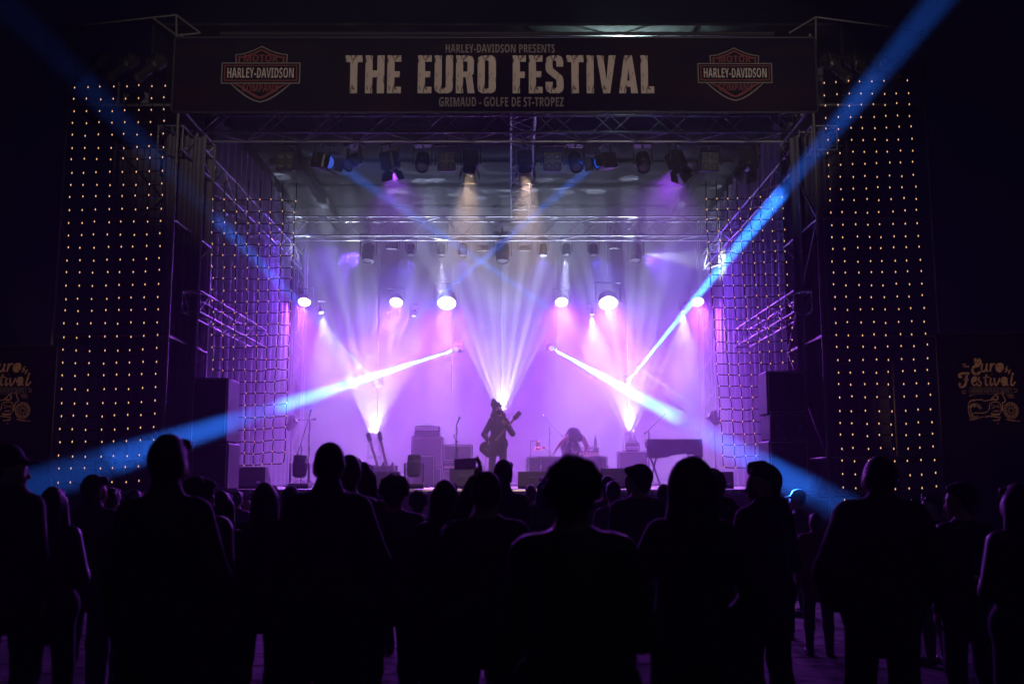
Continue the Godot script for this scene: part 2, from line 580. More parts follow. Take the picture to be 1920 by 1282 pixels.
func head_mesh() -> Mesh:
	return cached("head", func():
		var b := [blob(Vector3(0, 0.035, 0.012), 0.098, Vector3(1.28, 1.0, 0.98), 0.02), bone(Vector3(0, -0.01, -0.035), Vector3(0, -0.082, -0.062), 0.064, 0.036, 0.05, Vector3(1.05, 1, 1)),
			bone(Vector3(0.035, 0.012, -0.068), Vector3(-0.035, 0.012, -0.068), 0.022, 0.022, 0.02), bone(Vector3(0, 0.0, -0.088), Vector3(0, -0.036, -0.112), 0.009, 0.014, 0.012),
			bone(Vector3(0.04, -0.03, -0.062), Vector3(-0.04, -0.03, -0.062), 0.024, 0.024, 0.03),
			bone(Vector3(0.018, -0.062, -0.092), Vector3(-0.018, -0.062, -0.092), 0.009, 0.009, 0.008), bone(Vector3(0, -0.12, 0.02), Vector3(0, -0.05, 0.015), 0.056, 0.06, 0.03)]
		for s in [-1.0, 1.0]:
			b.append(bone(Vector3(0.074 * s, 0.014, 0.016), Vector3(0.072 * s, -0.03, 0.008), 0.024, 0.015, 0.01, Vector3(2.0, 1, 1)))
			b.append(blob(Vector3(0.032 * s, -0.002, -0.098), 0.015, Vector3.ONE, 0.012, true))
			b.append(blob(Vector3(0.032 * s, -0.002, -0.083), 0.013, Vector3.ONE, 0.004))
		return sdf_mesh(b, 0.0075))

func hand_mesh() -> Mesh:
	# a relaxed right hand hanging from the wrist at the origin along -y, palm to -x
	return cached("hand", func():
		var b := [bone(Vector3(0, 0.03, 0), Vector3(0, -0.01, 0), 0.026, 0.027, 0.02, Vector3(1.2, 1, 1)), bone(Vector3(0, -0.02, -0.004), Vector3(-0.004, -0.075, -0.004), 0.032, 0.036, 0.02, Vector3(1.9, 1, 0.95))]
		var z := [-0.032, -0.011, 0.010, 0.029]
		var l := [0.066, 0.076, 0.070, 0.054]
		for k in 4:
			var a := Vector3(-0.004, -0.085, z[k])
			var c: Vector3 = a + Vector3(-0.012, -l[k] * 0.5, 0)
			b.append(bone(a, c, 0.0095, 0.0085, 0.006))
			b.append(bone(c, c + Vector3(-0.028, -l[k] * 0.42, 0), 0.0085, 0.0072, 0.004))
		b.append(bone(Vector3(-0.006, -0.028, -0.026), Vector3(-0.018, -0.062, -0.052), 0.014, 0.0105, 0.012))
		b.append(bone(Vector3(-0.018, -0.062, -0.052), Vector3(-0.026, -0.094, -0.050), 0.0105, 0.008, 0.004))
		return sdf_mesh(b, 0.0048))

func strands(m: ArrayMesh, count: int, long: float, fall: float) -> ArrayMesh:
	# loose hairs standing off a hair mesh
	var arr := m.surface_get_arrays(0)
	var v: PackedVector3Array = arr[Mesh.ARRAY_VERTEX]
	var n: PackedVector3Array = arr[Mesh.ARRAY_NORMAL]
	var st := start()
	st.append_from(m, 0, Transform3D.IDENTITY)
	for k in count:
		var i := rng.randi_range(0, v.size() - 1)
		var side := n[i].cross(Vector3(rng.randf_range(-1, 1), rng.randf_range(-1, 1), rng.randf_range(-1, 1))).normalized()
		var l := long * rng.randf_range(0.4, 1.0)
		var a := v[i] - n[i] * 0.004
		var b := a + (n[i] + side * rng.randf_range(-0.7, 0.7)).normalized() * l * 0.6
		var c := b + (n[i] * 0.5 + side * rng.randf_range(-0.8, 0.8) + Vector3(0, -fall, 0)).normalized() * l * 0.6
		var w := side * 0.0016
		tri(st, a - w, a + w, b + w * 0.7, n[i].cross(side))
		tri(st, a - w, b + w * 0.7, b - w * 0.7, n[i].cross(side))
		tri(st, b - w * 0.7, b + w * 0.7, c, n[i].cross(side))
	return st.commit()

func hair_mesh(style: String) -> Mesh:
	return cached("hair_" + style, func():
		var cap := [blob(Vector3(0, 0.046, 0.022), 0.1, Vector3(1.24, 1.0, 0.95), 0.02), bone(Vector3(0, 0.02, 0.045), Vector3(0, -0.035, 0.06), 0.082, 0.06, 0.03, Vector3(1.05, 1, 1)),
			bone(Vector3(0.05, 0.095, -0.055), Vector3(-0.05, 0.095, -0.055), 0.03, 0.03, 0.03)]
		match style:
			"short":
				return strands(sdf_mesh(cap, 0.010, 0.012, 4.0), 500, 0.018, 0.1)
			"cropped":
				return sdf_mesh([blob(Vector3(0, 0.040, 0.020), 0.0985, Vector3(1.27, 1.0, 0.96), 0.02), bone(Vector3(0, 0.0, 0.045), Vector3(0, -0.02, 0.055), 0.07, 0.055, 0.03)], 0.010, 0.003, 4.0)
			"quiff":
				return sdf_mesh(cap + [bone(Vector3(0.02, 0.125, -0.06), Vector3(-0.02, 0.135, 0.0), 0.032, 0.03, 0.03)], 0.010, 0.012, 3.0)
			"curly":
				var b := cap.duplicate()
				for k in 44:
					var a := TAU * 0.618 * k
					var e := asin(lerpf(-0.35, 1.0, (k + 0.5) / 44.0))
					var c := Vector3(cos(a) * cos(e) * 0.085, 0.04 + sin(e) * 0.088, 0.022 + sin(a) * cos(e) * 0.10)
					if c.z < -0.05 and c.y < 0.08:
						continue
					b.append(blob(c, rng.randf_range(0.020, 0.030), Vector3.ONE, 0.012))
				return strands(sdf_mesh(b, 0.011, 0.022, 4.0), 1400, 0.04, 0.2)
			"bob":
				var b := cap.duplicate()
				b.append_array([bone(Vector3(0.065, 0.03, 0.02), Vector3(0.085, -0.13, 0.02), 0.045, 0.05, 0.03), bone(Vector3(-0.065, 0.03, 0.02), Vector3(-0.085, -0.13, 0.02), 0.045, 0.05, 0.03), bone(Vector3(0, 0.0, 0.07), Vector3(0, -0.13, 0.075), 0.07, 0.07, 0.04)])
				return strands(sdf_mesh(b, 0.011, 0.022, 2.0), 900, 0.035, 0.8)
			"long":
				var b := cap.duplicate()
				b.append_array([bone(Vector3(0.062, 0.03, 0.02), Vector3(0.105, -0.27, 0.04), 0.042, 0.04, 0.04), bone(Vector3(-0.062, 0.03, 0.02), Vector3(-0.10, -0.26, 0.04), 0.042, 0.04, 0.04),
					bone(Vector3(0.02, 0.0, 0.075), Vector3(0.045, -0.34, 0.10), 0.07, 0.045, 0.04), bone(Vector3(-0.02, 0.0, 0.075), Vector3(-0.05, -0.32, 0.10), 0.07, 0.045, 0.04)])
				return strands(sdf_mesh(b, 0.011, 0.026, 2.0), 1200, 0.04, 1.2)
			"bun":
				return sdf_mesh(cap + [blob(Vector3(0.03, -0.005, 0.12), 0.052, Vector3.ONE, 0.02), bone(Vector3(0.08, -0.01, 0.04), Vector3(0.06, -0.10, 0.05), 0.03, 0.012, 0.02), bone(Vector3(-0.08, -0.01, 0.04), Vector3(-0.065, -0.10, 0.05), 0.03, 0.012, 0.02)], 0.010, 0.016, 3.5)
			"ponytail":
				return sdf_mesh(cap + [blob(Vector3(0, 0.04, 0.12), 0.035, Vector3.ONE, 0.02), bone(Vector3(0, 0.04, 0.13), Vector3(0.0, -0.16, 0.13), 0.035, 0.022, 0.02)], 0.010, 0.012, 3.0)
			"beanie":
				return sdf_mesh([blob(Vector3(0, 0.062, 0.02), 0.108, Vector3(1.2, 1.0, 0.97), 0.02), bone(Vector3(0, 0.05, 0.02), Vector3(0, 0.02, 0.02), 0.103, 0.103, 0.02, Vector3(1.12, 1, 0.93))], 0.010, 0.006, 3.0)
			"hood":
				return sdf_mesh([blob(Vector3(0, 0.045, 0.03), 0.125, Vector3(1.1, 0.97, 0.98), 0.03), bone(Vector3(0, -0.02, 0.04), Vector3(0, -0.15, 0.04), 0.118, 0.14, 0.05, Vector3(1, 1, 1.05)), blob(Vector3(0, 0.0, -0.14), 0.10, Vector3(1.1, 0.85, 1), 0.02, true)], 0.012, 0.02, 2.0)
			"flung":
				var b := cap.duplicate()
				b.append_array([bone(Vector3(0.03, 0.09, -0.02), Vector3(0.075, 0.165, -0.11), 0.055, 0.048, 0.03), bone(Vector3(0.075, 0.16, -0.10), Vector3(0.085, 0.195, -0.155), 0.052, 0.038, 0.03), bone(Vector3(0.0, 0.12, -0.03), Vector3(-0.03, 0.165, -0.08), 0.05, 0.03, 0.03), bone(Vector3(0.06, 0.10, 0.0), Vector3(0.125, 0.15, -0.07), 0.05, 0.025, 0.03), bone(Vector3(-0.03, 0.10, -0.02), Vector3(-0.085, 0.15, -0.03), 0.04, 0.02, 0.03),
					bone(Vector3(0.07, 0.05, 0.02), Vector3(0.145, -0.10, 0.01), 0.06, 0.05, 0.03), bone(Vector3(0.145, -0.10, 0.01), Vector3(0.13, -0.20, 0.0), 0.05, 0.03, 0.03), bone(Vector3(-0.07, 0.05, 0.03), Vector3(-0.115, -0.10, 0.03), 0.05, 0.045, 0.03), bone(Vector3(-0.115, -0.10, 0.03), Vector3(-0.12, -0.19, 0.03), 0.045, 0.03, 0.03), bone(Vector3(0, 0.0, 0.08), Vector3(0.02, -0.17, 0.10), 0.07, 0.06, 0.04)])
				return strands(sdf_mesh(b, 0.010, 0.035, 4.0), 1600, 0.06, 0.2)
			"beard":
				return sdf_mesh([bone(Vector3(0.05, -0.05, -0.055), Vector3(-0.05, -0.05, -0.055), 0.028, 0.028, 0.03), bone(Vector3(0, -0.075, -0.075), Vector3(0, -0.13, -0.07), 0.046, 0.026, 0.03), blob(Vector3(0, -0.045, -0.11), 0.016, Vector3(0.6, 1, 1), 0.01)], 0.009, 0.016, 5.0)
		return null)

func jacket_mesh(pose: String, cut: String) -> Mesh:
	return cached("jacket_" + pose + cut, func():
		var j := joints(pose)
		var g := 0.012
		if cut == "puffy":
			g = 0.040
		elif cut == "shirt":
			g = 0.010
		elif cut == "vest":
			g = 0.006
		var b := torso_bones(j, g, pose == "bent")
		if cut != "vest":
			b += arm_bones(j, g)
		if cut == "coat":
			b.append(bone(j.pelvis, j.pelvis + Vector3(0, -0.38, 0), 0.17, 0.19, 0.06, flat(1.25)))
		elif cut == "hip" or cut == "puffy" or cut == "collar" or cut == "hooded":
			b.append(bone(j.pelvis, j.pelvis + Vector3(0, -0.13, 0), 0.165 + g * 0.4, 0.165 + g * 0.3, 0.05, flat(1.3)))
		if cut == "collar" or cut == "coat" or cut == "puffy":
			b.append(bone(j.neck + Vector3(0, -0.03, 0.0), j.neck + Vector3(0, 0.055, 0.0), 0.085, 0.078, 0.03))
		if cut == "hooded":
			b.append(bone(j.neck + Vector3(0.09, 0.02, 0.05), j.neck + Vector3(-0.09, 0.02, 0.05), 0.062, 0.062, 0.05))
			b.append(bone(j.neck + Vector3(0, 0.01, 0.07), j.neck + Vector3(0, -0.13, 0.12), 0.07, 0.03, 0.05))
		if cut == "puffy":
			b.append(bone(j.sr + Vector3(0.0, 0.03, 0), j.sl + Vector3(0, 0.03, 0), 0.07, 0.07, 0.06))
		return sdf_mesh(b, 0.016, 0.034 if cut == "puffy" else 0.026, 1.7))

func trousers_mesh(pose: String) -> Mesh:
	return cached("trousers_" + pose, func():
		return sdf_mesh(leg_bones(joints(pose), 0.014), 0.017, 0.024, 1.6))

func shoe_mesh() -> Mesh:
	return cached("shoe", func():
		return sdf_mesh([bone(Vector3(0, 0.045, 0.055), Vector3(0, 0.045, -0.06), 0.044, 0.046, 0.03), bone(Vector3(0, 0.04, -0.06), Vector3(0, 0.032, -0.15), 0.046, 0.036, 0.03), bone(Vector3(0, 0.05, 0.04), Vector3(0, 0.12, 0.035), 0.045, 0.042, 0.03), blob(Vector3(0, -0.09, -0.05), 0.09, Vector3(0.5, 1, 0.4), 0.005, true)], 0.012))

func person(label: String, at: Vector3, tall: float, o: Dictionary, group := "audience standing before the stage") -> Node3D:
	# o: pose, cut, hair, hair_m, jacket, legs, yaw, look (head yaw), nod, wide, hat
	var pose: String = o.get("pose", "stand")
	var j := joints(pose)
	var t := thing("person", label, "person", at, group)
	var extra := 0.012
	var s := tall / (1.75 + extra)
	t.basis = Basis(Vector3.UP, deg_to_rad(o.get("yaw", 0.0))).scaled_local(Vector3(s * o.get("wide", 0.93), s, s))
	var hx := Transform3D(Basis.from_euler(Vector3(deg_to_rad(o.get("nod", 0.0)), deg_to_rad(o.get("look", 0.0)), deg_to_rad(o.get("tip", 0.0)))), j.head)
	var st := start()
	st.append_from(pose_body(pose), 0, Transform3D.IDENTITY)
	st.append_from(head_mesh(), 0, hx)
	for side in ["r", "l"]:
		var w: Vector3 = j["w" + side]
		var y: Vector3 = -(w - j["e" + side]).normalized()
		var pz: Vector3 = Vector3(0, 0, 1) if absf(y.z) < 0.8 else Vector3(0, 1, 0)
		if o.has("palm_" + side):
			pz = o["palm_" + side]
		var x := y.cross(pz).normalized()
		var b := Basis(x, y, x.cross(y))
		if side == "l":
			var hm: ArrayMesh = cached("hand_l", func():
				var arr := hand_mesh().surface_get_arrays(0)
				var v: PackedVector3Array = arr[Mesh.ARRAY_VERTEX]
				var n: PackedVector3Array = arr[Mesh.ARRAY_NORMAL]
				var ix: PackedInt32Array = arr[Mesh.ARRAY_INDEX]
				for k in v.size():
					v[k].x = -v[k].x
					n[k].x = -n[k].x
				ix.reverse()
				arr[Mesh.ARRAY_VERTEX] = v
				arr[Mesh.ARRAY_NORMAL] = n
				arr[Mesh.ARRAY_INDEX] = ix
				var am := ArrayMesh.new()
				am.add_surface_from_arrays(Mesh.PRIMITIVE_TRIANGLES, arr)
				return am)
			st.append_from(hm, 0, Transform3D(b, w))
		else:
			st.append_from(hand_mesh(), 0, Transform3D(b, w))
	obj("body", st, M.skin, t)
	var hs: String = o.get("hair", "short")
	if hs != "bald":
		var hm2: Material = M[o.get("hair_m", "hair_black")]
		inst("hood" if hs == "hood" else "beanie" if hs == "beanie" else "hair", hair_mesh(hs), hm2, t, hx)
	if o.get("hat", "") == "cap":
		inst("cap", cached("cap", func():
			return sdf_mesh([blob(Vector3(0, 0.062, 0.02), 0.105, Vector3(1.18, 1.0, 0.96), 0.02), bone(Vector3(0.04, 0.065, -0.09), Vector3(-0.04, 0.065, -0.09), 0.012, 0.012, 0.02), bone(Vector3(0.045, 0.05, -0.15), Vector3(-0.045, 0.05, -0.15), 0.016, 0.016, 0.05, Vector3(1, 2, 0.5)), blob(Vector3(0, -0.05, -0.01), 0.10, Vector3.ONE, 0.01, true)], 0.009)), M.jacket_black, t, hx)
	if o.get("beard", false):
		inst("beard", hair_mesh("beard"), M[o.get("hair_m", "hair_black")], t, hx)
	var cut: String = o.get("cut", "hip")
	inst("coat" if cut == "coat" else "tank_top" if cut == "vest" else "jacket", jacket_mesh(pose, cut), M[o.get("jacket", "jacket_black")], t)
	inst("trousers", trousers_mesh(pose), M[o.get("legs", "denim")], t)
	for side in ["r", "l"]:
		var a: Vector3 = j["a" + side]
		inst("shoe", shoe_mesh(), M.shoe, t, Transform3D(Basis(Vector3.UP, -0.2 if side == "r" else 0.2), Vector3(a.x, 0, a.z - 0.03)))
	return t

func spectator(label: String, px: float, top: float, d: float, o: Dictionary, group := "audience standing before the stage") -> Node3D:
	var p := P(px, top, d)
	return person(label, Vector3(p.x, 0.0, -d), p.y, o, group)

# ---------------------------------------------------------------- lamps
func head_shape(kind: String) -> Array:
	# [housing mesh, lens mesh, distance of the lens from the pivot, half width for the yoke]; the beam leaves along -z
	if meshes.has("lamp_" + kind):
		return meshes["lamp_" + kind]
	var turn := Transform3D(Basis(Vector3.RIGHT, -PI / 2), Vector3.ZERO)   # lathe y becomes -z
	var st := start()
	var ls := start()
	var front := 0.2
	var wide := 0.18
	var spots := []
	match kind:
		"mover":
			add_lathe(st, [Vector2(0.0, -0.20), Vector2(0.08, -0.195), Vector2(0.125, -0.16), Vector2(0.135, -0.05), Vector2(0.14, 0.06), Vector2(0.125, 0.10), Vector2(0.125, 0.2), Vector2(0.105, 0.2), Vector2(0.10, 0.17)], turn, 16)
			add_lathe(ls, [Vector2(0.103, 0.175), Vector2(0.07, 0.19), Vector2(0.0, 0.195)], turn, 16)
			front = 0.21; wide = 0.15
		"beam":
			add_lathe(st, [Vector2(0.0, -0.16), Vector2(0.07, -0.15), Vector2(0.10, -0.10), Vector2(0.10, 0.03), Vector2(0.085, 0.07), Vector2(0.085, 0.16), Vector2(0.072, 0.16), Vector2(0.068, 0.14)], turn, 14)
			add_lathe(ls, [Vector2(0.07, 0.145), Vector2(0.04, 0.155), Vector2(0.0, 0.158)], turn, 14)
			front = 0.17; wide = 0.115
		"wash":
			add_lathe(st, [Vector2(0.0, -0.16), Vector2(0.10, -0.15), Vector2(0.16, -0.06), Vector2(0.18, 0.04), Vector2(0.18, 0.10), Vector2(0.165, 0.10), Vector2(0.16, 0.08)], turn, 18)
			add_lathe(ls, [Vector2(0.163, 0.085), Vector2(0.10, 0.11), Vector2(0.0, 0.12)], turn, 18)
			front = 0.13; wide = 0.20
		"spotlet":
			add_lathe(st, [Vector2(0.0, -0.12), Vector2(0.05, -0.11), Vector2(0.07, -0.05), Vector2(0.07, 0.08), Vector2(0.058, 0.08), Vector2(0.055, 0.065)], turn, 12)
			add_lathe(ls, [Vector2(0.056, 0.068), Vector2(0.03, 0.08), Vector2(0.0, 0.083)], turn, 12)
			front = 0.09; wide = 0.085
		"fresnel":
			add_box(st, Transform3D(Basis.IDENTITY, Vector3(0, 0, 0.02)), Vector3(0.29, 0.29, 0.34), 0.03)
			add_lathe(st, [Vector2(0.12, 0.12), Vector2(0.13, 0.20), Vector2(0.118, 0.20), Vector2(0.115, 0.17)], turn, 14)
			for k in 4:
				var b := Basis(Vector3.BACK, PI / 2 * k)
				add_box(st, Transform3D(b * Basis(Vector3.RIGHT, 0.3), b * Vector3(0, 0.165, -0.27)), Vector3(0.23, 0.006, 0.17), 0.002)
			for k in 5:
				add_box(st, Transform3D(Basis.IDENTITY, Vector3(0, 0.149, 0.13 - k * 0.05)), Vector3(0.2, 0.012, 0.012), 0.003)
			add_lathe(ls, [Vector2(0.117, 0.172), Vector2(0.07, 0.19), Vector2(0.0, 0.195)], turn, 16)
			front = 0.21; wide = 0.17
		"blinder":
			add_box(st, Transform3D(Basis.IDENTITY, Vector3(0, 0, 0.03)), Vector3(0.34, 0.36, 0.13), 0.02)
			for k in 4:
				var c := Vector3(0.08 * (1 if k % 2 else -1), 0.085 * (1 if k > 1 else -1), 0)
				add_lathe(st, [Vector2(0.07, 0.03), Vector2(0.075, 0.075), Vector2(0.064, 0.075), Vector2(0.02, 0.04)], Transform3D(turn.basis, c), 12)
				spots.append(c)
				if k == 0:
					add_lathe(ls, [Vector2(0.062, 0.06), Vector2(0.03, 0.07), Vector2(0.0, 0.072)], turn, 10)
			front = 0.1; wide = 0.19
		"duo":
			add_box(st, Transform3D(Basis.IDENTITY, Vector3(0, 0, 0.03)), Vector3(0.32, 0.17, 0.12), 0.02)
			for k in 2:
				var c := Vector3(0.08 * (1 if k % 2 else -1), 0, 0)
				add_lathe(st, [Vector2(0.07, 0.025), Vector2(0.075, 0.07), Vector2(0.064, 0.07), Vector2(0.02, 0.035)], Transform3D(turn.basis, c), 12)
				spots.append(c)
				if k == 0:
					add_lathe(ls, [Vector2(0.062, 0.055), Vector2(0.03, 0.065), Vector2(0.0, 0.067)], turn, 10)
			front = 0.09; wide = 0.18
		"profile":
			add_lathe(st, [Vector2(0.0, -0.30), Vector2(0.10, -0.29), Vector2(0.12, -0.22), Vector2(0.12, -0.05), Vector2(0.08, 0.0), Vector2(0.08, 0.30), Vector2(0.092, 0.31), Vector2(0.092, 0.36), Vector2(0.08, 0.36), Vector2(0.076, 0.33)], turn, 14)
			add_lathe(ls, [Vector2(0.078, 0.335), Vector2(0.0, 0.35)], turn, 14)
			front = 0.37; wide = 0.135
	meshes["lamp_" + kind] = [st.commit(), ls.commit(), front, wide, spots if spots else [Vector3.ZERO]]
	return meshes["lamp_" + kind]

func aim(dir: Vector3) -> Basis:
	var d := dir.normalized()
	var up := Vector3.UP if absf(d.y) < 0.97 else Vector3(0, 0, 1)
	return Basis.looking_at(d, up)

func lamp(called: String, label: String, kind: String, at: Vector3, dir: Vector3, mount: String, lens: String, group: String) -> Node3D:
	# mount: "hang" (base above), "floor" (base below), "pole" (clamped sideways), "clamp"
	var sh := head_shape(kind)
	var t := thing(called, label, "stage light", at, group)
	var b := aim(dir)
	var hd := inst("housing", sh[0], M.black_metal, t, Transform3D(b, Vector3.ZERO))
	for c in sh[4]:
		inst("lens", sh[1], M[lens], hd, Transform3D(Basis.IDENTITY, c))
	var w: float = sh[3]
	var s := -1.0 if mount == "floor" else 1.0
	var flat_dir := Vector3(dir.x, 0, dir.z)
	var yaw := atan2(-flat_dir.x, -flat_dir.z) if flat_dir.length() > 0.05 else 0.0
	var yb := Basis(Vector3.UP, yaw)
	var reach := 0.30 if kind in ["mover", "fresnel"] else 0.27 if kind in ["blinder", "wash"] else 0.2
	for sx in [-1.0, 1.0]:
		block_at("yoke_arm", Transform3D(yb, yb * Vector3(sx * (w + 0.02), s * reach * 0.5 - s * 0.04, 0)), Vector3(0.025, reach + 0.06, 0.09 if kind in ["mover", "beam"] else 0.035), M.black_metal, t)
	if mount == "hang" or mount == "floor":
		var heavy: bool = kind in ["mover", "beam"]
		block_at("base", Transform3D(yb, Vector3(0, s * (reach + 0.045), 0)), Vector3(w * 2.0 + 0.065, 0.09 if heavy else 0.03, 0.24 if heavy else 0.05), M.black_metal, t)
	else:
		block_at("yoke_bridge", Transform3D(yb, Vector3(0, s * (reach + 0.005), 0)), Vector3(w * 2.0 + 0.065, 0.03, 0.035), M.black_metal, t)
	return t

func block_at(called: String, xf: Transform3D, s: Vector3, m: Material, parent: Node, bevel := 0.008) -> MeshInstance3D:
	var o := block(called, Vector3.ZERO, s, m, parent, bevel)
	o.transform = xf
	return o

func shine(t: Node3D, kind: String, dir: Vector3, half: float, energy: float, c: Color, size: float, soft := 0.5) -> void:
	# the light itself, just in front of the lens
	var l := SpotLight3D.new()
	l.name = "light"
	l.spot_angle = half
	l.spot_angle_attenuation = soft
	l.light_energy = energy
	l.light_color = c
	l.light_size = size
	l.spot_range = 80.0
	l.spot_attenuation = 2.0
	l.shadow_enabled = true
	l.transform = Transform3D(aim(dir), dir.normalized() * (head_shape(kind)[2] + 0.02))
	t.add_child(l, true)

# ---------------------------------------------------------------- stage structure
func truss(called: String, label: String, a: Vector3, b: Vector3, up: Vector3, size: Vector2, step: float, r := 0.024, m := "aluminium") -> Node3D:
	# a four-chord box truss from a to b (its lower front edge); size is height along up and depth across
	var t := thing(called, label, "truss", a, "aluminium trusses of the stage roof")
	var d := (b - a)
	var n := int(d.length() / step)
	var along := d / n
	var side := d.normalized().cross(up).normalized() * size.y
	var u := up * size.x
	var c := [Vector3.ZERO, u, u + side, side]
	for k in 4:
		bar("chord", c[k], c[k] + d, r, M[m], t)
	for f in 4:
		var p: Vector3 = c[f]
		var q: Vector3 = c[(f + 1) % 4]
		for k in n:
			if k % 2 == (f % 2):
				bar("brace", p + along * k, q + along * (k + 1), r * 0.5, M[m], t)
			else:
				bar("brace", q + along * k, p + along * (k + 1), r * 0.5, M[m], t)
	for k in [0, n]:
		for f in 4:
			bar("end_strut", c[f] + along * k, c[(f + 1) % 4] + along * k, r * 0.8, M[m], t)
	return t

func drape(called: String, label: String, a: Vector3, b: Vector3, y0: float, y1: float, waves: float, amp: float, m: Material, sd := 1) -> void:
	var st := start()
	var d := b - a
	var nrm := Vector3(d.z, 0, -d.x).normalized()
	var n := int(waves * 8.0)
	var rows := 10
	noise.seed = sd
	var grid := []
	for r in rows + 1:
		var y := lerpf(y0, y1, float(r) / rows)
		var line := []
		for k in n + 1:
			var s := float(k) / n
			var w := sin(s * waves * TAU + noise.get_noise_2d(s * 180.0, 0.0) * 3.5 + noise.get_noise_2d(s * 60.0, y * 12.0) * 1.2) * amp
			line.append(Vector3(a.x, 0, a.z) + d * s + nrm * w + Vector3(0, y - (d * s).y, 0))
		grid.append(line)
	st.set_smooth_group(0)
	for r in rows:
		for k in n:
			for v in [[r, k], [r + 1, k], [r + 1, k + 1], [r, k], [r + 1, k + 1], [r, k + 1]]:
				st.add_vertex(grid[v[0]][v[1]])
	st.generate_normals()
	noise.seed = 7
	var o := obj(called, st, m, self)
	tag(o, label, "curtain", "curtains round the stage")

func scaffold_tower(label: String, x0: float, x1: float, z0: float, z1: float, top: float) -> void:
	var t := thing("scaffold_tower", label, "scaffolding", Vector3(x0, 0, z0), "scaffold towers beside the stage")
	var w := x1 - x0
	var d := z1 - z0
	for p in [Vector3(0, 0, 0), Vector3(w, 0, 0), Vector3(0, 0, d), Vector3(w, 0, d), Vector3(w * 0.62, 0, d * 0.9)]:
		bar("post", p, p + Vector3(0, top, 0), 0.027, M.scaffold, t)
		bar("base_plate", p, p + Vector3(0, 0.02, 0), 0.08, M.scaffold, t)
	var lv := int(top / 1.95)
	for k in range(1, lv + 1):
		var y := k * 1.95
		for e in [[Vector3(0, y, 0), Vector3(w, y, 0)], [Vector3(0, y, d), Vector3(w, y, d)], [Vector3(0, y, 0), Vector3(0, y, d)], [Vector3(w, y, 0), Vector3(w, y, d)]]:
			bar("ledger", e[0], e[1], 0.023, M.scaffold, t)
		var s := k % 2 == 0
		bar("brace", Vector3(0 if s else w, y - 1.95, d), Vector3(w if s else 0.0, y, d), 0.02, M.scaffold, t)
		bar("brace", Vector3(w if s else 0.0, y - 1.95, d), Vector3(0 if s else w, y, d), 0.02, M.scaffold, t)
		bar("brace", Vector3(0, y - 1.95, 0 if s else d), Vector3(0, y, d if s else 0.0), 0.02, M.scaffold, t)
		if k % 2 == 0:
			block("deck_board", Vector3(w * 0.5, y + 0.05, d * 0.5), Vector3(w - 0.1, 0.05, absf(d) - 0.15), M.stage_ply, t)

func light_net(label: String, corners: Array, d: float, rows: int, cols: int, jit: float, rope := 0.007) -> void:
	# a net of cords with a small warm bulb on every knot
	var tl := P(corners[0].x, corners[0].y, d)
	var tr := P(corners[1].x, corners[1].y, d)
	var bl := P(corners[2].x, corners[2].y, d)
	var br := P(corners[3].x, corners[3].y, d)
	var t := thing("light_net", label, "light net", tl, "nets of warm bulbs hung on the stage front")
	var knots := []
	var sway := []
	for c in cols:
		sway.append(rng.randf_range(-0.03, 0.03))
	for r in rows:
		var v := float(r) / (rows - 1)
		var line := []
		var drop := rng.randf_range(-0.012, 0.012)
		for c in cols:
			var u := float(c) / (cols - 1)
			var p := tl.lerp(tr, u).lerp(bl.lerp(br, u), v) - tl
			p += Vector3(sway[c] * v + rng.randf_range(-jit, jit), drop + rng.randf_range(-jit, jit) - 0.02 * sin(u * PI) * v, rng.randf_range(-0.02, 0.02))
			line.append(p)
		knots.append(line)
	for r in rows:
		var pts := []
		for c in cols:
			pts.append(knots[r][c])
			if c < cols - 1:
				pts.append((knots[r][c] + knots[r][c + 1]) * 0.5 + Vector3(0, rng.randf_range(-0.022, 0.004), 0))
		var st := start()
		add_tube(st, pts, rope, rope, 4)
		obj("cord", st, M.cord, t)
	for c in cols:
		var pts := [knots[0][c] + Vector3(0, 0.35, 0)]
		for r in rows:
			pts.append(knots[r][c])
			if r < rows - 1:
				pts.append((knots[r][c] + knots[r + 1][c]) * 0.5 + Vector3(rng.randf_range(-0.012, 0.012), 0, 0))
		var st := start()
		add_tube(st, pts, rope, rope, 4)
		obj("cord", st, M.cord, t)
	var bulb: Mesh = cached("bulb", func():
		var s := start()
		add_lathe(s, [Vector2(0.0, -0.018), Vector2(0.0095, 0.0), Vector2(0.0, 0.022)], Transform3D.IDENTITY, 5)
		return s.commit())
	for r in rows:
		for c in cols:
			inst("bulb", bulb, M.bulb_glow, t, Transform3D(Basis.IDENTITY, knots[r][c] + Vector3(0, 0, 0.02)))

# ---------------------------------------------------------------- lettering and print
func bold_font(weight := 700, fat := 0.0) -> Font:
	var f := SystemFont.new()
	f.font_names = PackedStringArray(["Droid Sans"])
	f.font_weight = weight
	if fat == 0.0:
		return f
	var v := FontVariation.new()
	v.base_font = f
	v.variation_embolden = fat
	return v

func text_fit(called: String, words: String, c: Vector3, w: float, h: float, m: Material, parent: Node, fat := 0.0) -> void:
	var tm := TextMesh.new()
	tm.text = words
	tm.font = bold_font(700, fat)
	tm.font_size = 64
	tm.pixel_size = 0.01
	tm.depth = 0.0
	tm.curve_step = 1.5
	var box := tm.get_aabb()
	var s := Vector3(w / box.size.x, h / box.size.y, 1.0)
	inst(called, tm, m, parent, Transform3D(Basis.from_scale(s), c - box.get_center() * s))

func poly_obj(called: String, pts: Array, z: float, m: Material, parent: Node, k: float, off: Vector2) -> void:
	var st := start()
	var v := PackedVector2Array()
	for p in pts:
		v.append((p - off) * Vector2(k, -k))
	add_poly(st, v, z)
	obj(called, st, m, parent)

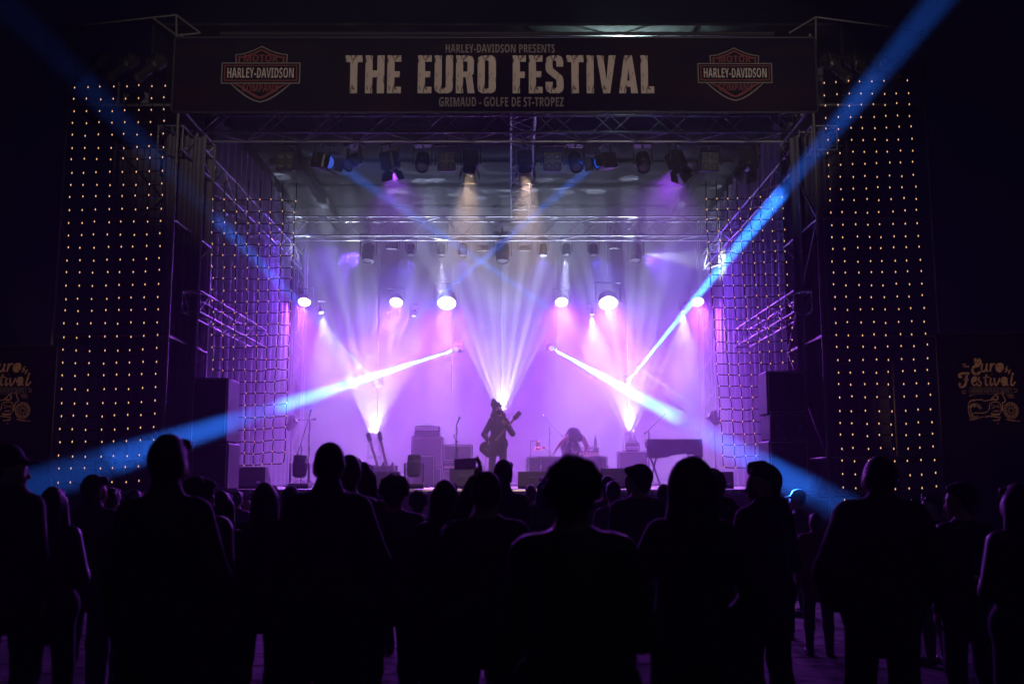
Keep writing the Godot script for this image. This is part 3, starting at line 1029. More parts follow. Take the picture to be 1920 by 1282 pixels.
func shield_emblem(parent: Node, c: Vector3, k: float) -> void:
	# drawn in pixels of an enlarged view of the photo, centre (1458, 412)
	var n := Node3D.new()
	n.name = "emblem"
	n.position = c
	parent.add_child(n, true)
	var o := Vector2(1458, 412)
	var shield := func(g: float) -> Array:
		var r := []
		r.append(Vector2(1458, 250 + g * 1.1))
		for t in [0.25, 0.5, 0.75]:
			r.append(Vector2(1458 + 147 * t, 250 + g * 1.05 + 50.0 * (1.0 - pow(1.0 - t, 1.7))))
		r.append(Vector2(1605 - g, 300 + g * 0.7))
		r.append(Vector2(1597 - g, 412))
		r.append(Vector2(1625 - g * 1.2, 473))
		for t in [0.25, 0.5, 0.75]:
			r.append(Vector2(1625 - g - 167.0 * t, 473 + 108.0 * (1.0 - pow(1.0 - t, 1.6)) - g))
		r.append(Vector2(1458, 581 - g * 1.2))
		var m := []
		for q in range(r.size() - 2, 0, -1):
			m.append(Vector2(2916.0 - r[q].x, r[q].y))
		return r + m
	var rect := func(x: float, y0: float, y1: float) -> Array:
		return [Vector2(1458 - x, y0), Vector2(1458 + x, y0), Vector2(1458 + x, y1), Vector2(1458 - x, y1)]
	poly_obj("shield", shield.call(0.0), 0.004, M.print_edge, n, k, o)
	poly_obj("shield_field", shield.call(6.0), 0.008, M.print_black, n, k, o)
	poly_obj("shield_inlay", shield.call(17.0), 0.012, M.print_red, n, k, o)
	poly_obj("shield_inlay", shield.call(27.0), 0.016, M.print_black, n, k, o)
	poly_obj("bar_edge", rect.call(220.0, 350.0, 473.0), 0.020, M.print_edge, n, k, o)
	poly_obj("bar_field", rect.call(214.0, 356.0, 467.0), 0.024, M.print_black, n, k, o)
	poly_obj("bar_line", rect.call(204.0, 365.0, 458.0), 0.028, M.print_red, n, k, o)
	poly_obj("bar_inner", rect.call(198.0, 371.0, 452.0), 0.032, M.print_black, n, k, o)
	text_fit("lettering", "HARLEY-DAVIDSON", Vector3(0, 0, 0.036), 370 * k, 60 * k, M.print_cream, n)
	text_fit("lettering", "MOTOR", Vector3(0, (412 - 326) * k, 0.036), 190 * k, 42 * k, M.print_red, n)
	text_fit("lettering", "COMPANY", Vector3(0, (412 - 500) * k, 0.036), 200 * k, 44 * k, M.print_red, n)

func glyph(ch: String) -> Array:
	# heavy condensed capitals in a unit-high cell: [width, polygons (counter-clockwise)]
	var R := func(x0: float, y0: float, x1: float, y1: float) -> PackedVector2Array:
		return PackedVector2Array([Vector2(x0, y0), Vector2(x1, y0), Vector2(x1, y1), Vector2(x0, y1)])
	var L := func(pts: Array) -> PackedVector2Array:
		return PackedVector2Array(pts)
	match ch:
		"T": return [0.52, [R.call(0.0, 0.82, 0.52, 1.0), R.call(0.15, 0.0, 0.37, 0.82)]]
		"H": return [0.58, [R.call(0.0, 0.0, 0.22, 1.0), R.call(0.36, 0.0, 0.58, 1.0), R.call(0.22, 0.42, 0.36, 0.60)]]
		"E": return [0.42, [R.call(0.0, 0.0, 0.22, 1.0), R.call(0.22, 0.0, 0.42, 0.17), R.call(0.22, 0.42, 0.38, 0.58), R.call(0.22, 0.83, 0.42, 1.0)]]
		"F": return [0.40, [R.call(0.0, 0.0, 0.22, 1.0), R.call(0.22, 0.40, 0.37, 0.57), R.call(0.22, 0.83, 0.40, 1.0)]]
		"L": return [0.40, [R.call(0.0, 0.0, 0.22, 1.0), R.call(0.22, 0.0, 0.40, 0.18)]]
		"I": return [0.22, [R.call(0.0, 0.0, 0.22, 1.0)]]
		"U": return [0.56, [R.call(0.0, 0.16, 0.22, 1.0), R.call(0.34, 0.16, 0.56, 1.0), L.call([Vector2(0.0, 0.16), Vector2(0.03, 0.06), Vector2(0.14, 0.0), Vector2(0.42, 0.0), Vector2(0.53, 0.06), Vector2(0.56, 0.16), Vector2(0.34, 0.16), Vector2(0.31, 0.14), Vector2(0.25, 0.14), Vector2(0.22, 0.16)])]]
		"O": return [0.56, [R.call(0.0, 0.15, 0.22, 0.85), R.call(0.34, 0.15, 0.56, 0.85), L.call([Vector2(0.0, 0.15), Vector2(0.03, 0.05), Vector2(0.14, 0.0), Vector2(0.42, 0.0), Vector2(0.53, 0.05), Vector2(0.56, 0.15), Vector2(0.34, 0.15), Vector2(0.31, 0.13), Vector2(0.25, 0.13), Vector2(0.22, 0.15)]),
			L.call([Vector2(0.22, 0.85), Vector2(0.25, 0.87), Vector2(0.31, 0.87), Vector2(0.34, 0.85), Vector2(0.56, 0.85), Vector2(0.53, 0.95), Vector2(0.42, 1.0), Vector2(0.14, 1.0), Vector2(0.03, 0.95), Vector2(0.0, 0.85)])]]
		"R": return [0.57, [R.call(0.0, 0.0, 0.22, 1.0), R.call(0.22, 0.84, 0.34, 1.0), R.call(0.22, 0.42, 0.34, 0.57), L.call([Vector2(0.34, 0.42), Vector2(0.46, 0.44), Vector2(0.54, 0.52), Vector2(0.55, 0.88), Vector2(0.50, 0.97), Vector2(0.34, 1.0), Vector2(0.34, 0.84), Vector2(0.35, 0.80), Vector2(0.35, 0.60), Vector2(0.34, 0.57)]), L.call([Vector2(0.30, 0.42), Vector2(0.36, 0.0), Vector2(0.57, 0.0), Vector2(0.50, 0.45)])]]
		"S": return [0.55, [L.call([Vector2(0.0, 0.30), Vector2(0.0, 0.15), Vector2(0.04, 0.05), Vector2(0.15, 0.0), Vector2(0.41, 0.0), Vector2(0.51, 0.05), Vector2(0.55, 0.14), Vector2(0.55, 0.36), Vector2(0.50, 0.46), Vector2(0.22, 0.66), Vector2(0.21, 0.83), Vector2(0.26, 0.87), Vector2(0.31, 0.86), Vector2(0.33, 0.83), Vector2(0.33, 0.70), Vector2(0.54, 0.70), Vector2(0.54, 0.85), Vector2(0.50, 0.95), Vector2(0.40, 1.0), Vector2(0.15, 1.0), Vector2(0.04, 0.95), Vector2(0.0, 0.85), Vector2(0.0, 0.62), Vector2(0.05, 0.54), Vector2(0.33, 0.35), Vector2(0.34, 0.17), Vector2(0.30, 0.13), Vector2(0.24, 0.14), Vector2(0.22, 0.17), Vector2(0.22, 0.30)])]]
		"V": return [0.58, [L.call([Vector2(0.18, 0.0), Vector2(0.40, 0.0), Vector2(0.58, 1.0), Vector2(0.37, 1.0), Vector2(0.29, 0.34), Vector2(0.21, 1.0), Vector2(0.0, 1.0)])]]
		"A": return [0.58, [L.call([Vector2(0.0, 0.0), Vector2(0.21, 0.0), Vector2(0.29, 0.66), Vector2(0.29, 1.0), Vector2(0.17, 1.0)]), L.call([Vector2(0.37, 0.0), Vector2(0.58, 0.0), Vector2(0.41, 1.0), Vector2(0.29, 1.0), Vector2(0.29, 0.66)]), L.call([Vector2(0.235, 0.17), Vector2(0.345, 0.17), Vector2(0.33, 0.33), Vector2(0.25, 0.33)])]]
	return [0.3, []]

func block_letters(words: String, x0: float, x1: float, y: float, h: float, z: float, m: Material, parent: Node) -> void:
	var total := 0.0
	for ch in words:
		total += (0.42 if ch == " " else glyph(ch)[0] + 0.09)
	var k := (x1 - x0) / (total - 0.09)
	var x := x0
	for ch in words:
		if ch == " ":
			x += 0.42 * k
			continue
		var g := glyph(ch)
		var st := start()
		for poly in g[1]:
			var v := PackedVector2Array()
			for p in poly:
				v.append(Vector2(p.x * k, p.y * h))
			add_poly(st, v, 0.0)
		obj("letter", st, m, parent, Transform3D(Basis.IDENTITY, Vector3(x, y, z)))
		x += (g[0] + 0.09) * k

func script_mark(parent: Node, k: float) -> void:
	# the pen-script mark and the motorcycle drawing on the fence cloth; pixels of an enlarged view, origin (540, 640)
	var V := func(l: Array) -> Array:
		var o := []
		for i in range(0, l.size(), 2):
			o.append(Vector2((l[i] - 540.0) * k, (640.0 - l[i + 1]) * k))
		return o
	var st := start()
	var strokes := [
		[[470, 225, 430, 250, 400, 300, 395, 215], 34], [[468, 232, 460, 285, 420, 325, 370, 335, 345, 380, 360, 425, 410, 440, 455, 400], 34],
		[[490, 290, 478, 345, 480, 395, 515, 398, 545, 350, 555, 290, 548, 380, 565, 402], 26], [[595, 405, 612, 290, 608, 345, 635, 295, 668, 300], 26],
		[[735, 290, 690, 320, 690, 385, 725, 405, 770, 370, 772, 305, 735, 288], 26],
		[[300, 430, 220, 428, 160, 445, 155, 475, 195, 480], 32], [[262, 445, 248, 540, 225, 600, 175, 622, 150, 590, 165, 565], 34], [[215, 520, 285, 515], 22],
		[[325, 555, 380, 530, 395, 490, 365, 478, 330, 520, 335, 575, 370, 598, 410, 560], 22], [[440, 480, 420, 520, 455, 560, 440, 600, 405, 595], 22],
		[[540, 440, 520, 540, 525, 592, 555, 585], 24], [[490, 490, 580, 480], 18], [[600, 490, 585, 560, 595, 598, 625, 570], 24], [[618, 440, 620, 446], 24],
		[[645, 490, 655, 592, 690, 570, 725, 490], 24], [[820, 490, 770, 490, 745, 540, 760, 590, 795, 585, 825, 500, 815, 580, 840, 595], 24], [[915, 420, 890, 500, 875, 580, 900, 595, 940, 545], 26],
		[[850, 330, 812, 368, 840, 375, 800, 415], 16], [[890, 375, 850, 405, 872, 410, 842, 438], 14], [[200, 300, 260, 296], 8], [[232, 300, 222, 345], 8], [[250, 300, 246, 345, 262, 325, 272, 345], 7], [[285, 338, 300, 325, 288, 322, 282, 340, 300, 345], 7],
		[[175, 685, 240, 672], 9], [[185, 712, 235, 705], 9], [[905, 645, 960, 655], 10], [[915, 690, 960, 680], 10],
		[[275, 745, 340, 735, 355, 750], 9], [[810, 745, 900, 735], 10], [[830, 770, 910, 765], 8],
		[[270, 830, 330, 800, 400, 802, 440, 795, 480, 815, 560, 805, 640, 790], 12], [[255, 930, 262, 860, 300, 820, 360, 812], 12],
		[[320, 900, 365, 880, 320, 870, 290, 905, 285, 960, 320, 1010], 16], [[330, 985, 420, 985, 500, 975, 545, 930, 555, 860], 13],
		[[560, 850, 600, 835, 660, 830, 700, 850, 715, 900, 700, 980, 640, 1000, 560, 990], 12], [[575, 870, 690, 910], 10], [[580, 920, 690, 880], 10], [[600, 960, 690, 955], 14],
		[[575, 800, 610, 770, 650, 735, 680, 760, 660, 800, 600, 800], 18], [[630, 735, 690, 700], 10], [[740, 715, 760, 760, 780, 800, 770, 830, 740, 850, 725, 960], 14], [[720, 700, 770, 705], 9],
		[[260, 1045, 360, 1060, 460, 1035], 10], [[260, 1080, 350, 1070], 14], [[480, 1040, 560, 1030, 700, 1050], 14], [[570, 1010, 690, 1010], 18], [[590, 1090, 690, 1080], 16], [[640, 1130, 665, 1135], 10], [[770, 1070, 860, 1090, 965, 1098], 14]]
	for s in strokes:
		add_ribbon(st, smooth(V.call(s[0])), s[1] * k)
	for w in [[Vector2(850, 950), 100.0], [Vector2(850, 950), 78.0], [Vector2(350, 960), 96.0], [Vector2(350, 960), 72.0]]:
		var c := Vector2((w[0].x - 540) * k, (640 - w[0].y) * k)
		add_ribbon(st, arc(c, w[1] * k, w[1] * 1.1 * k, 0 if w[0].x > 500 else 20, 359 if w[0].x > 500 else 300, 28), 12 * k)
	for a in 10:
		var c := Vector2((850 - 540) * k, (640 - 950) * k)
		var d := Vector2(cos(a * TAU / 10), sin(a * TAU / 10)) * k
		add_ribbon(st, PackedVector2Array([c + d * 24.0, c + d * 76.0]), 9 * k)
	obj("script_print", st, M.print_ochre, parent, Transform3D(Basis.IDENTITY, Vector3(0, 0, 0.006)))
	var fr := start()
	for e in [[285, 630, 870, 630], [870, 630, 880, 715], [880, 715, 295, 715], [295, 715, 285, 630]]:
		var q: Array = V.call(e)
		add_ribbon(fr, PackedVector2Array([q[0], q[1]]), 7 * k)
	obj("name_frame", fr, M.print_dull, parent, Transform3D(Basis.IDENTITY, Vector3(0, 0, 0.006)))
	text_fit("lettering", "GRIMAUD GOLFE DE ST-TROPEZ", Vector3((580 - 540) * k, (640 - 672) * k, 0.006), 540 * k, 55 * k, M.print_dull, parent)

# ---------------------------------------------------------------- backline
func add_prism(st: SurfaceTool, pts: PackedVector2Array, z0: float, z1: float) -> void:
	add_poly(st, pts, z1)
	var idx := Geometry2D.triangulate_polygon(pts)
	for k in range(0, idx.size(), 3):
		tri(st, Vector3(pts[idx[k]].x, pts[idx[k]].y, z0), Vector3(pts[idx[k + 1]].x, pts[idx[k + 1]].y, z0), Vector3(pts[idx[k + 2]].x, pts[idx[k + 2]].y, z0), Vector3.FORWARD)
	var cw := Geometry2D.is_polygon_clockwise(pts)
	for k in pts.size():
		var a := pts[k]
		var b := pts[(k + 1) % pts.size()]
		var d := (b - a).normalized()
		var n := Vector3(d.y, -d.x, 0) * (-1.0 if cw else 1.0)
		quad(st, Vector3(a.x, a.y, z0), Vector3(b.x, b.y, z0), Vector3(b.x, b.y, z1), Vector3(a.x, a.y, z1), n)

func span(px0: float, px1: float, py0: float, py1: float, d: float) -> Array:
	# [bottom centre, width, height] of an upright front seen in the photo at distance d
	var a := P(px0, py1, d)
	var b := P(px1, py0, d)
	return [Vector3((a.x + b.x) * 0.5, a.y, -d), b.x - a.x, b.y - a.y]

func cabinet(called: String, label: String, cat: String, px0: float, px1: float, py0: float, py1: float, d: float, deep: float, grille: String, opts := {}) -> Node3D:
	var s := span(px0, px1, py0, py1, d)
	var base: Vector3 = s[0]
	var w: float = s[1]
	var h: float = s[2]
	if opts.get("ground", false):
		h += base.y - FLOOR
		base.y = FLOOR
	var t := thing(called, label, cat, base, opts.get("group", "amplifiers and speaker cabinets of the backline"))
	block("shell", Vector3(0, h * 0.5, -deep * 0.5 - 0.012), Vector3(w, h, deep), M.tolex, t, 0.02)
	var mode: String = opts.get("face", "grille")
	if mode == "grille":
		block("grille", Vector3(0, h * 0.5, -0.006), Vector3(w - 0.07, h - 0.07, 0.03), M[grille], t, 0.005)
		for e in [[Vector3(0, h - 0.028, 0.004), Vector3(w - 0.05, 0.010, 0.012)], [Vector3(0, 0.028, 0.004), Vector3(w - 0.05, 0.010, 0.012)], [Vector3(w * 0.5 - 0.028, h * 0.5, 0.004), Vector3(0.010, h - 0.07, 0.012)], [Vector3(0.028 - w * 0.5, h * 0.5, 0.004), Vector3(0.010, h - 0.07, 0.012)]]:
			block("piping", e[0], e[1], M.white_trim, t, 0.003)
	elif mode == "head":
		var py := h * 0.72 if opts.get("panel_top", false) else h * 0.3
		block("control_panel", Vector3(0, py, 0.0), Vector3(w - 0.05, h * 0.36, 0.025), M[opts.get("panel", "panel")], t, 0.004)
		block("grille", Vector3(0, h * 0.28 if opts.get("panel_top", false) else h * 0.72, 0.0), Vector3(w - 0.05, h * 0.34, 0.02), M[grille], t, 0.004)
		var n := 8
		var knob: Mesh = cached("knob", func():
			var st := start()
			add_lathe(st, [Vector2(0.012, 0), Vector2(0.010, 0.018), Vector2(0.0, 0.02)], Transform3D(Basis(Vector3.RIGHT, PI / 2), Vector3.ZERO), 8)
			return st.commit())
		for k in n:
			inst("knob", knob, M.black_metal, t, Transform3D(Basis.IDENTITY, Vector3(lerpf(-w * 0.32, w * 0.36, float(k) / (n - 1)), py, 0.012)))
		var hs := start()
		add_tube(hs, [Vector3(-0.12, h, -deep * 0.5), Vector3(-0.10, h + 0.03, -deep * 0.5), Vector3(0.10, h + 0.03, -deep * 0.5), Vector3(0.12, h, -deep * 0.5)], 0.010, 0.010, 5)
		obj("handle", hs, M.tolex, t)
	elif mode == "case":
		for e in [[Vector3(0, h - 0.012, 0.002), Vector3(w, 0.024, 0.02)], [Vector3(0, 0.012, 0.002), Vector3(w, 0.024, 0.02)], [Vector3(w * 0.5 - 0.012, h * 0.5, 0.002), Vector3(0.024, h - 0.05, 0.02)], [Vector3(0.012 - w * 0.5, h * 0.5, 0.002), Vector3(0.024, h - 0.05, 0.02)]]:
			block("edging", e[0], e[1], M.aluminium, t, 0.003)
		for sx in [-1.0, 1.0]:
			block("latch", Vector3(sx * w * 0.3, h * 0.5, 0.003), Vector3(0.06, 0.09, 0.02), M.aluminium, t, 0.004)
	return t

func mic_stand(label: String, px: float, py: float, d: float, boom: Array, knobs := false) -> void:
	# py: top of the upright pole; boom: [dx, dy] of the microphone's end from the top, and of the tail
	var p := on_floor(px, d)
	var top := P(px, py, d).y - FLOOR
	var t := thing("microphone_stand", label, "microphone stand", p, "microphone stands on the stage")
	bar("pole", Vector3(0, 0.03, 0), Vector3(0, top, 0), 0.011, M.black_metal, t)
	for k in 3:
		var a := TAU * k / 3 + 0.5
		bar("leg", Vector3(0, 0.16, 0), Vector3(cos(a) * 0.3, 0.012, sin(a) * 0.3), 0.009, M.black_metal, t)
	bar("clutch", Vector3(0, top * 0.55, 0), Vector3(0, top * 0.55 + 0.09, 0), 0.018, M.black_metal, t)
	var e := Vector3(0, top, 0)
	if boom.size() == 4:
		var f := Vector3(boom[0], top + boom[1], 0.1)
		var b := Vector3(boom[2], top + boom[3], -0.1)
		bar("boom", b, f, 0.009, M.chrome, t)
		bar("counterweight", b, b.lerp(f, 0.12), 0.02, M.black_metal, t)
		e = f
	var st := start()
	var dir := Vector3(0.05, 0.12, 0.03) if boom.size() != 4 else (e - Vector3(0, top, 0)).normalized() * 0.13
	add_tube(st, [e, e + dir], 0.012, 0.017, 8)
	add_lathe(st, [Vector2(0, -0.028), Vector2(0.022, -0.016), Vector2(0.027, 0.0), Vector2(0.022, 0.018), Vector2(0, 0.029)], Transform3D(Basis.IDENTITY, e + dir * 1.15), 10)
	obj("microphone", st, M.chrome, t)
	var cab := start()
	var pts := []
	for k in 14:
		var s := k / 13.0
		pts.append(Vector3(0.025 * sin(s * 17.0), lerpf(top, 0.05, s), 0.022 * cos(s * 17.0)))
	add_tube(cab, pts, 0.005, 0.005, 4)
	obj("cable", cab, M.cord, t)
	if knobs:
		for k in 6:
			var y := top * (0.35 + 0.1 * k)
			var s2 := start()
			add_tube(s2, [Vector3(0.03 * sin(k * 2.1), y, 0.02), Vector3(0.055 * sin(k * 2.1 + 1), y - 0.05, 0.03), Vector3(0.02 * sin(k * 2.1 + 2), y - 0.09, 0.02)], 0.016, 0.006, 5)
			obj("scarf_knot", s2, M.jacket_brown, t)

func guitar(called: String, label: String, xf: Transform3D, wood: String) -> Node3D:
	# body low, neck along +y, face to +z; about one metre long
	var t := thing(called, label, "guitar", Vector3.ZERO, "electric guitars")
	t.transform = xf
	var body: Mesh = cached("guitar_body", func():
		var st := start()
		add_prism(st, smooth([Vector2(0, -0.20), Vector2(0.11, -0.19), Vector2(0.165, -0.10), Vector2(0.15, -0.01), Vector2(0.105, 0.06), Vector2(0.125, 0.13), Vector2(0.15, 0.185), Vector2(0.125, 0.20), Vector2(0.075, 0.145), Vector2(0.03, 0.15), Vector2(-0.03, 0.19), Vector2(-0.10, 0.20), Vector2(-0.135, 0.15), Vector2(-0.105, 0.05), Vector2(-0.15, -0.02), Vector2(-0.165, -0.10), Vector2(-0.11, -0.19), Vector2(-0.001, -0.20)], 4), -0.025, 0.025)
		return st.commit())
	inst("body", body, M[wood], t)
	block("neck", Vector3(0, 0.42, 0.028), Vector3(0.05, 0.56, 0.026), M.maple, t, 0.008)
	var head := block("headstock", Vector3(0, 0.79, 0.022), Vector3(0.08, 0.19, 0.018), M.guitar_wood, t, 0.004)
	for k in 6:
		bar("tuning_peg", Vector3(0.04 if k % 2 else -0.04, -0.05 + 0.05 * (k / 2), 0), Vector3(0.065 if k % 2 else -0.065, -0.05 + 0.05 * (k / 2), 0), 0.007, M.chrome, head)
	for y in [-0.03, 0.07]:
		block("pickup", Vector3(0, y, 0.03), Vector3(0.075, 0.035, 0.012), M.black_metal, t, 0.003)
	block("bridge", Vector3(0, -0.10, 0.032), Vector3(0.085, 0.018, 0.016), M.chrome, t, 0.003)
	for k in 6:
		var x := -0.018 + 0.0072 * k
		bar("string", Vector3(x * 1.4, -0.10, 0.043), Vector3(x, 0.71, 0.044), 0.001, M.chrome, t)
	return t

func drum(label: String, p: Vector3, r: float, h: float, y: float) -> void:
	var t := thing("drum", label, "drum", p, "drums of the kit")
	var st := start()
	add_lathe(st, [Vector2(r * 0.98, y), Vector2(r, y + 0.02), Vector2(r, y + h - 0.02), Vector2(r * 0.98, y + h)], Transform3D.IDENTITY, 28)
	obj("shell", st, M.drum_shell, t)
	var sk := start()
	add_lathe(sk, [Vector2(r * 0.99, y + h - 0.006), Vector2(r * 0.97, y + h + 0.004), Vector2(0, y + h + 0.004)], Transform3D.IDENTITY, 28)
	obj("drum_head", sk, M.drum_skin, t)
	for yy in [y + 0.015, y + h - 0.015]:
		var ho := start()
		add_lathe(ho, [Vector2(r + 0.002, yy - 0.018), Vector2(r + 0.016, yy - 0.018), Vector2(r + 0.016, yy + 0.018), Vector2(r + 0.002, yy + 0.018)], Transform3D.IDENTITY, 28)
		obj("hoop", ho, M.chrome, t)
	for k in 8:
		var a := TAU * k / 8 + 0.2
		var c := Vector3(cos(a) * (r + 0.02), 0, sin(a) * (r + 0.02))
		bar("tension_rod", c + Vector3(0, y + 0.05, 0), c + Vector3(0, y + h - 0.02, 0), 0.006, M.chrome, t)
		block("lug", c + Vector3(0, y + h * 0.5, 0), Vector3(0.03, 0.07, 0.03), M.chrome, t, 0.006)
	for k in 3:
		var a := TAU * k / 3 + 0.6
		bar("leg", Vector3(cos(a) * r, y + h * 0.4, sin(a) * r), Vector3(cos(a) * (r + 0.06), 0.0, sin(a) * (r + 0.06)), 0.011, M.chrome, t)

func wedge(label: String, px: float, d: float, w: float, h: float) -> void:
	var t := thing("monitor_wedge", label, "floor monitor", on_floor(px, d), "floor monitors along the stage edge")
	var st := start()
	var pts := PackedVector2Array([Vector2(0, 0), Vector2(0.42, 0), Vector2(0.42, h * 0.35), Vector2(0.18, h), Vector2(0, h)])
	add_prism(st, pts, -w * 0.5, w * 0.5)
	obj("shell", st, M.tolex, t, Transform3D(Basis(Vector3.UP, PI / 2), Vector3.ZERO))
	var gr := start()
	var a := Vector3(0, h * 0.38, -0.415)
	var b := Vector3(0, h * 0.97, -0.19)
	var n := Vector3(0, (b - a).z, -(b - a).y).normalized()
	n = n if n.z < 0 else -n
	quad(gr, a + n * 0.006 - Vector3(w * 0.45, 0, 0), a + n * 0.006 + Vector3(w * 0.45, 0, 0), b + n * 0.006 + Vector3(w * 0.45, 0, 0), b + n * 0.006 - Vector3(w * 0.45, 0, 0), n)
	obj("grille", gr, M.dark_grille, t)
	block("handle", Vector3(0, h * 0.6, 0.004), Vector3(0.14, 0.05, 0.012), M.black_metal, t, 0.004)
	block("badge", Vector3(w * 0.3, h * 0.3, 0.004), Vector3(0.07, 0.03, 0.008), M.white_trim, t, 0.002)

# ---------------------------------------------------------------- the scene
func _ready() -> void:
	rng.seed = 20
	noise.seed = 7
	noise.frequency = 0.02
	noise.fractal_octaves = 3
	# camera
	var cam := Camera3D.new()
	cam.name = "camera"
	cam.position = Vector3(0, 1.6, 0)
	cam.rotation.x = pitch
	cam.near = 0.05
	cam.far = 400.0
	var lens := CameraAttributesPhysical.new()
	lens.frustum_focal_length = 35.0
	lens.exposure_aperture = 2.0
	lens.frustum_focus_distance = 19.0
	cam.attributes = lens
	add_child(cam)
	# night sky, exposure, haze
	var env := Environment.new()
	var sky_m := ProceduralSkyMaterial.new()
	sky_m.sky_top_color = Color(0.007, 0.006, 0.024)
	sky_m.sky_horizon_color = Color(0.009, 0.008, 0.030)
	sky_m.ground_bottom_color = Color(0.004, 0.004, 0.008)
	sky_m.ground_horizon_color = Color(0.008, 0.007, 0.018)
	env.background_mode = Environment.BG_SKY
	env.sky = Sky.new()
	env.sky.sky_material = sky_m
	env.tonemap_mode = Environment.TONE_MAPPER_LINEAR
	env.tonemap_exposure = 1.15
	env.sdfgi_enabled = true
	env.ssao_enabled = true
	env.ssil_enabled = true
	env.volumetric_fog_enabled = true
	env.volumetric_fog_albedo = Color(0.97, 0.97, 1.0)
	env.volumetric_fog_density = 0.0024
	env.volumetric_fog_anisotropy = 0.3
	var we := WorldEnvironment.new()
	we.name = "world_environment"
	we.environment = env
	add_child(we)
	# faint moonlight
	var moon := DirectionalLight3D.new()
	moon.name = "moon"
	moon.light_energy = 0.004
	moon.light_color = Color(0.75, 0.82, 1.0)
	moon.light_angular_distance = 0.5
	moon.shadow_enabled = true
	moon.rotation_degrees = Vector3(-60, 30, 0)
	add_child(moon)

	unit_bar = CylinderMesh.new()
	unit_bar.top_radius = 1.0
	unit_bar.bottom_radius = 1.0
	unit_bar.height = 1.0
	unit_bar.radial_segments = 7
	unit_bar.rings = 0
	make_materials()
	stage_smoke()
	build_structure()
	build_lamps()
	build_nets()
	build_backline()
	build_band()
	build_crowd()
	print("built in %d ms" % Time.get_ticks_msec())

func fog(called: String, c: Vector3, s: Vector3, density: float, box := false) -> void:
	var f := FogVolume.new()
	f.name = numbered(called)
	f.shape = RenderingServer.FOG_VOLUME_SHAPE_BOX if box else RenderingServer.FOG_VOLUME_SHAPE_ELLIPSOID
	f.size = s
	f.position = c
	var m := FogMaterial.new()
	m.density = density
	m.albedo = Color(0.97, 0.97, 1.0)
	f.material = m
	f.set_meta("kind", "stuff")
	f.set_meta("label", "smoke and haze drifting across the stage")
	f.set_meta("category", "smoke")
	add_child(f)

func stage_smoke() -> void:
	fog("stage_haze", Vector3(MID, 5.3, -21.95), Vector3(10.9, 7.6, 10.7), 0.046, true)
	fog("drifting_haze", Vector3(MID, 4.6, -13.3), Vector3(13.0, 9.0, 6.4), 0.006)
	for s in [[660, 690, 25.0, 3.0, 1.6, 0.05], [1215, 700, 25.0, 2.6, 1.4, 0.035]]:
		fog("smoke_puff", P(s[0], s[1], s[2]), Vector3(s[3], s[4], s[3] * 0.8), s[5])

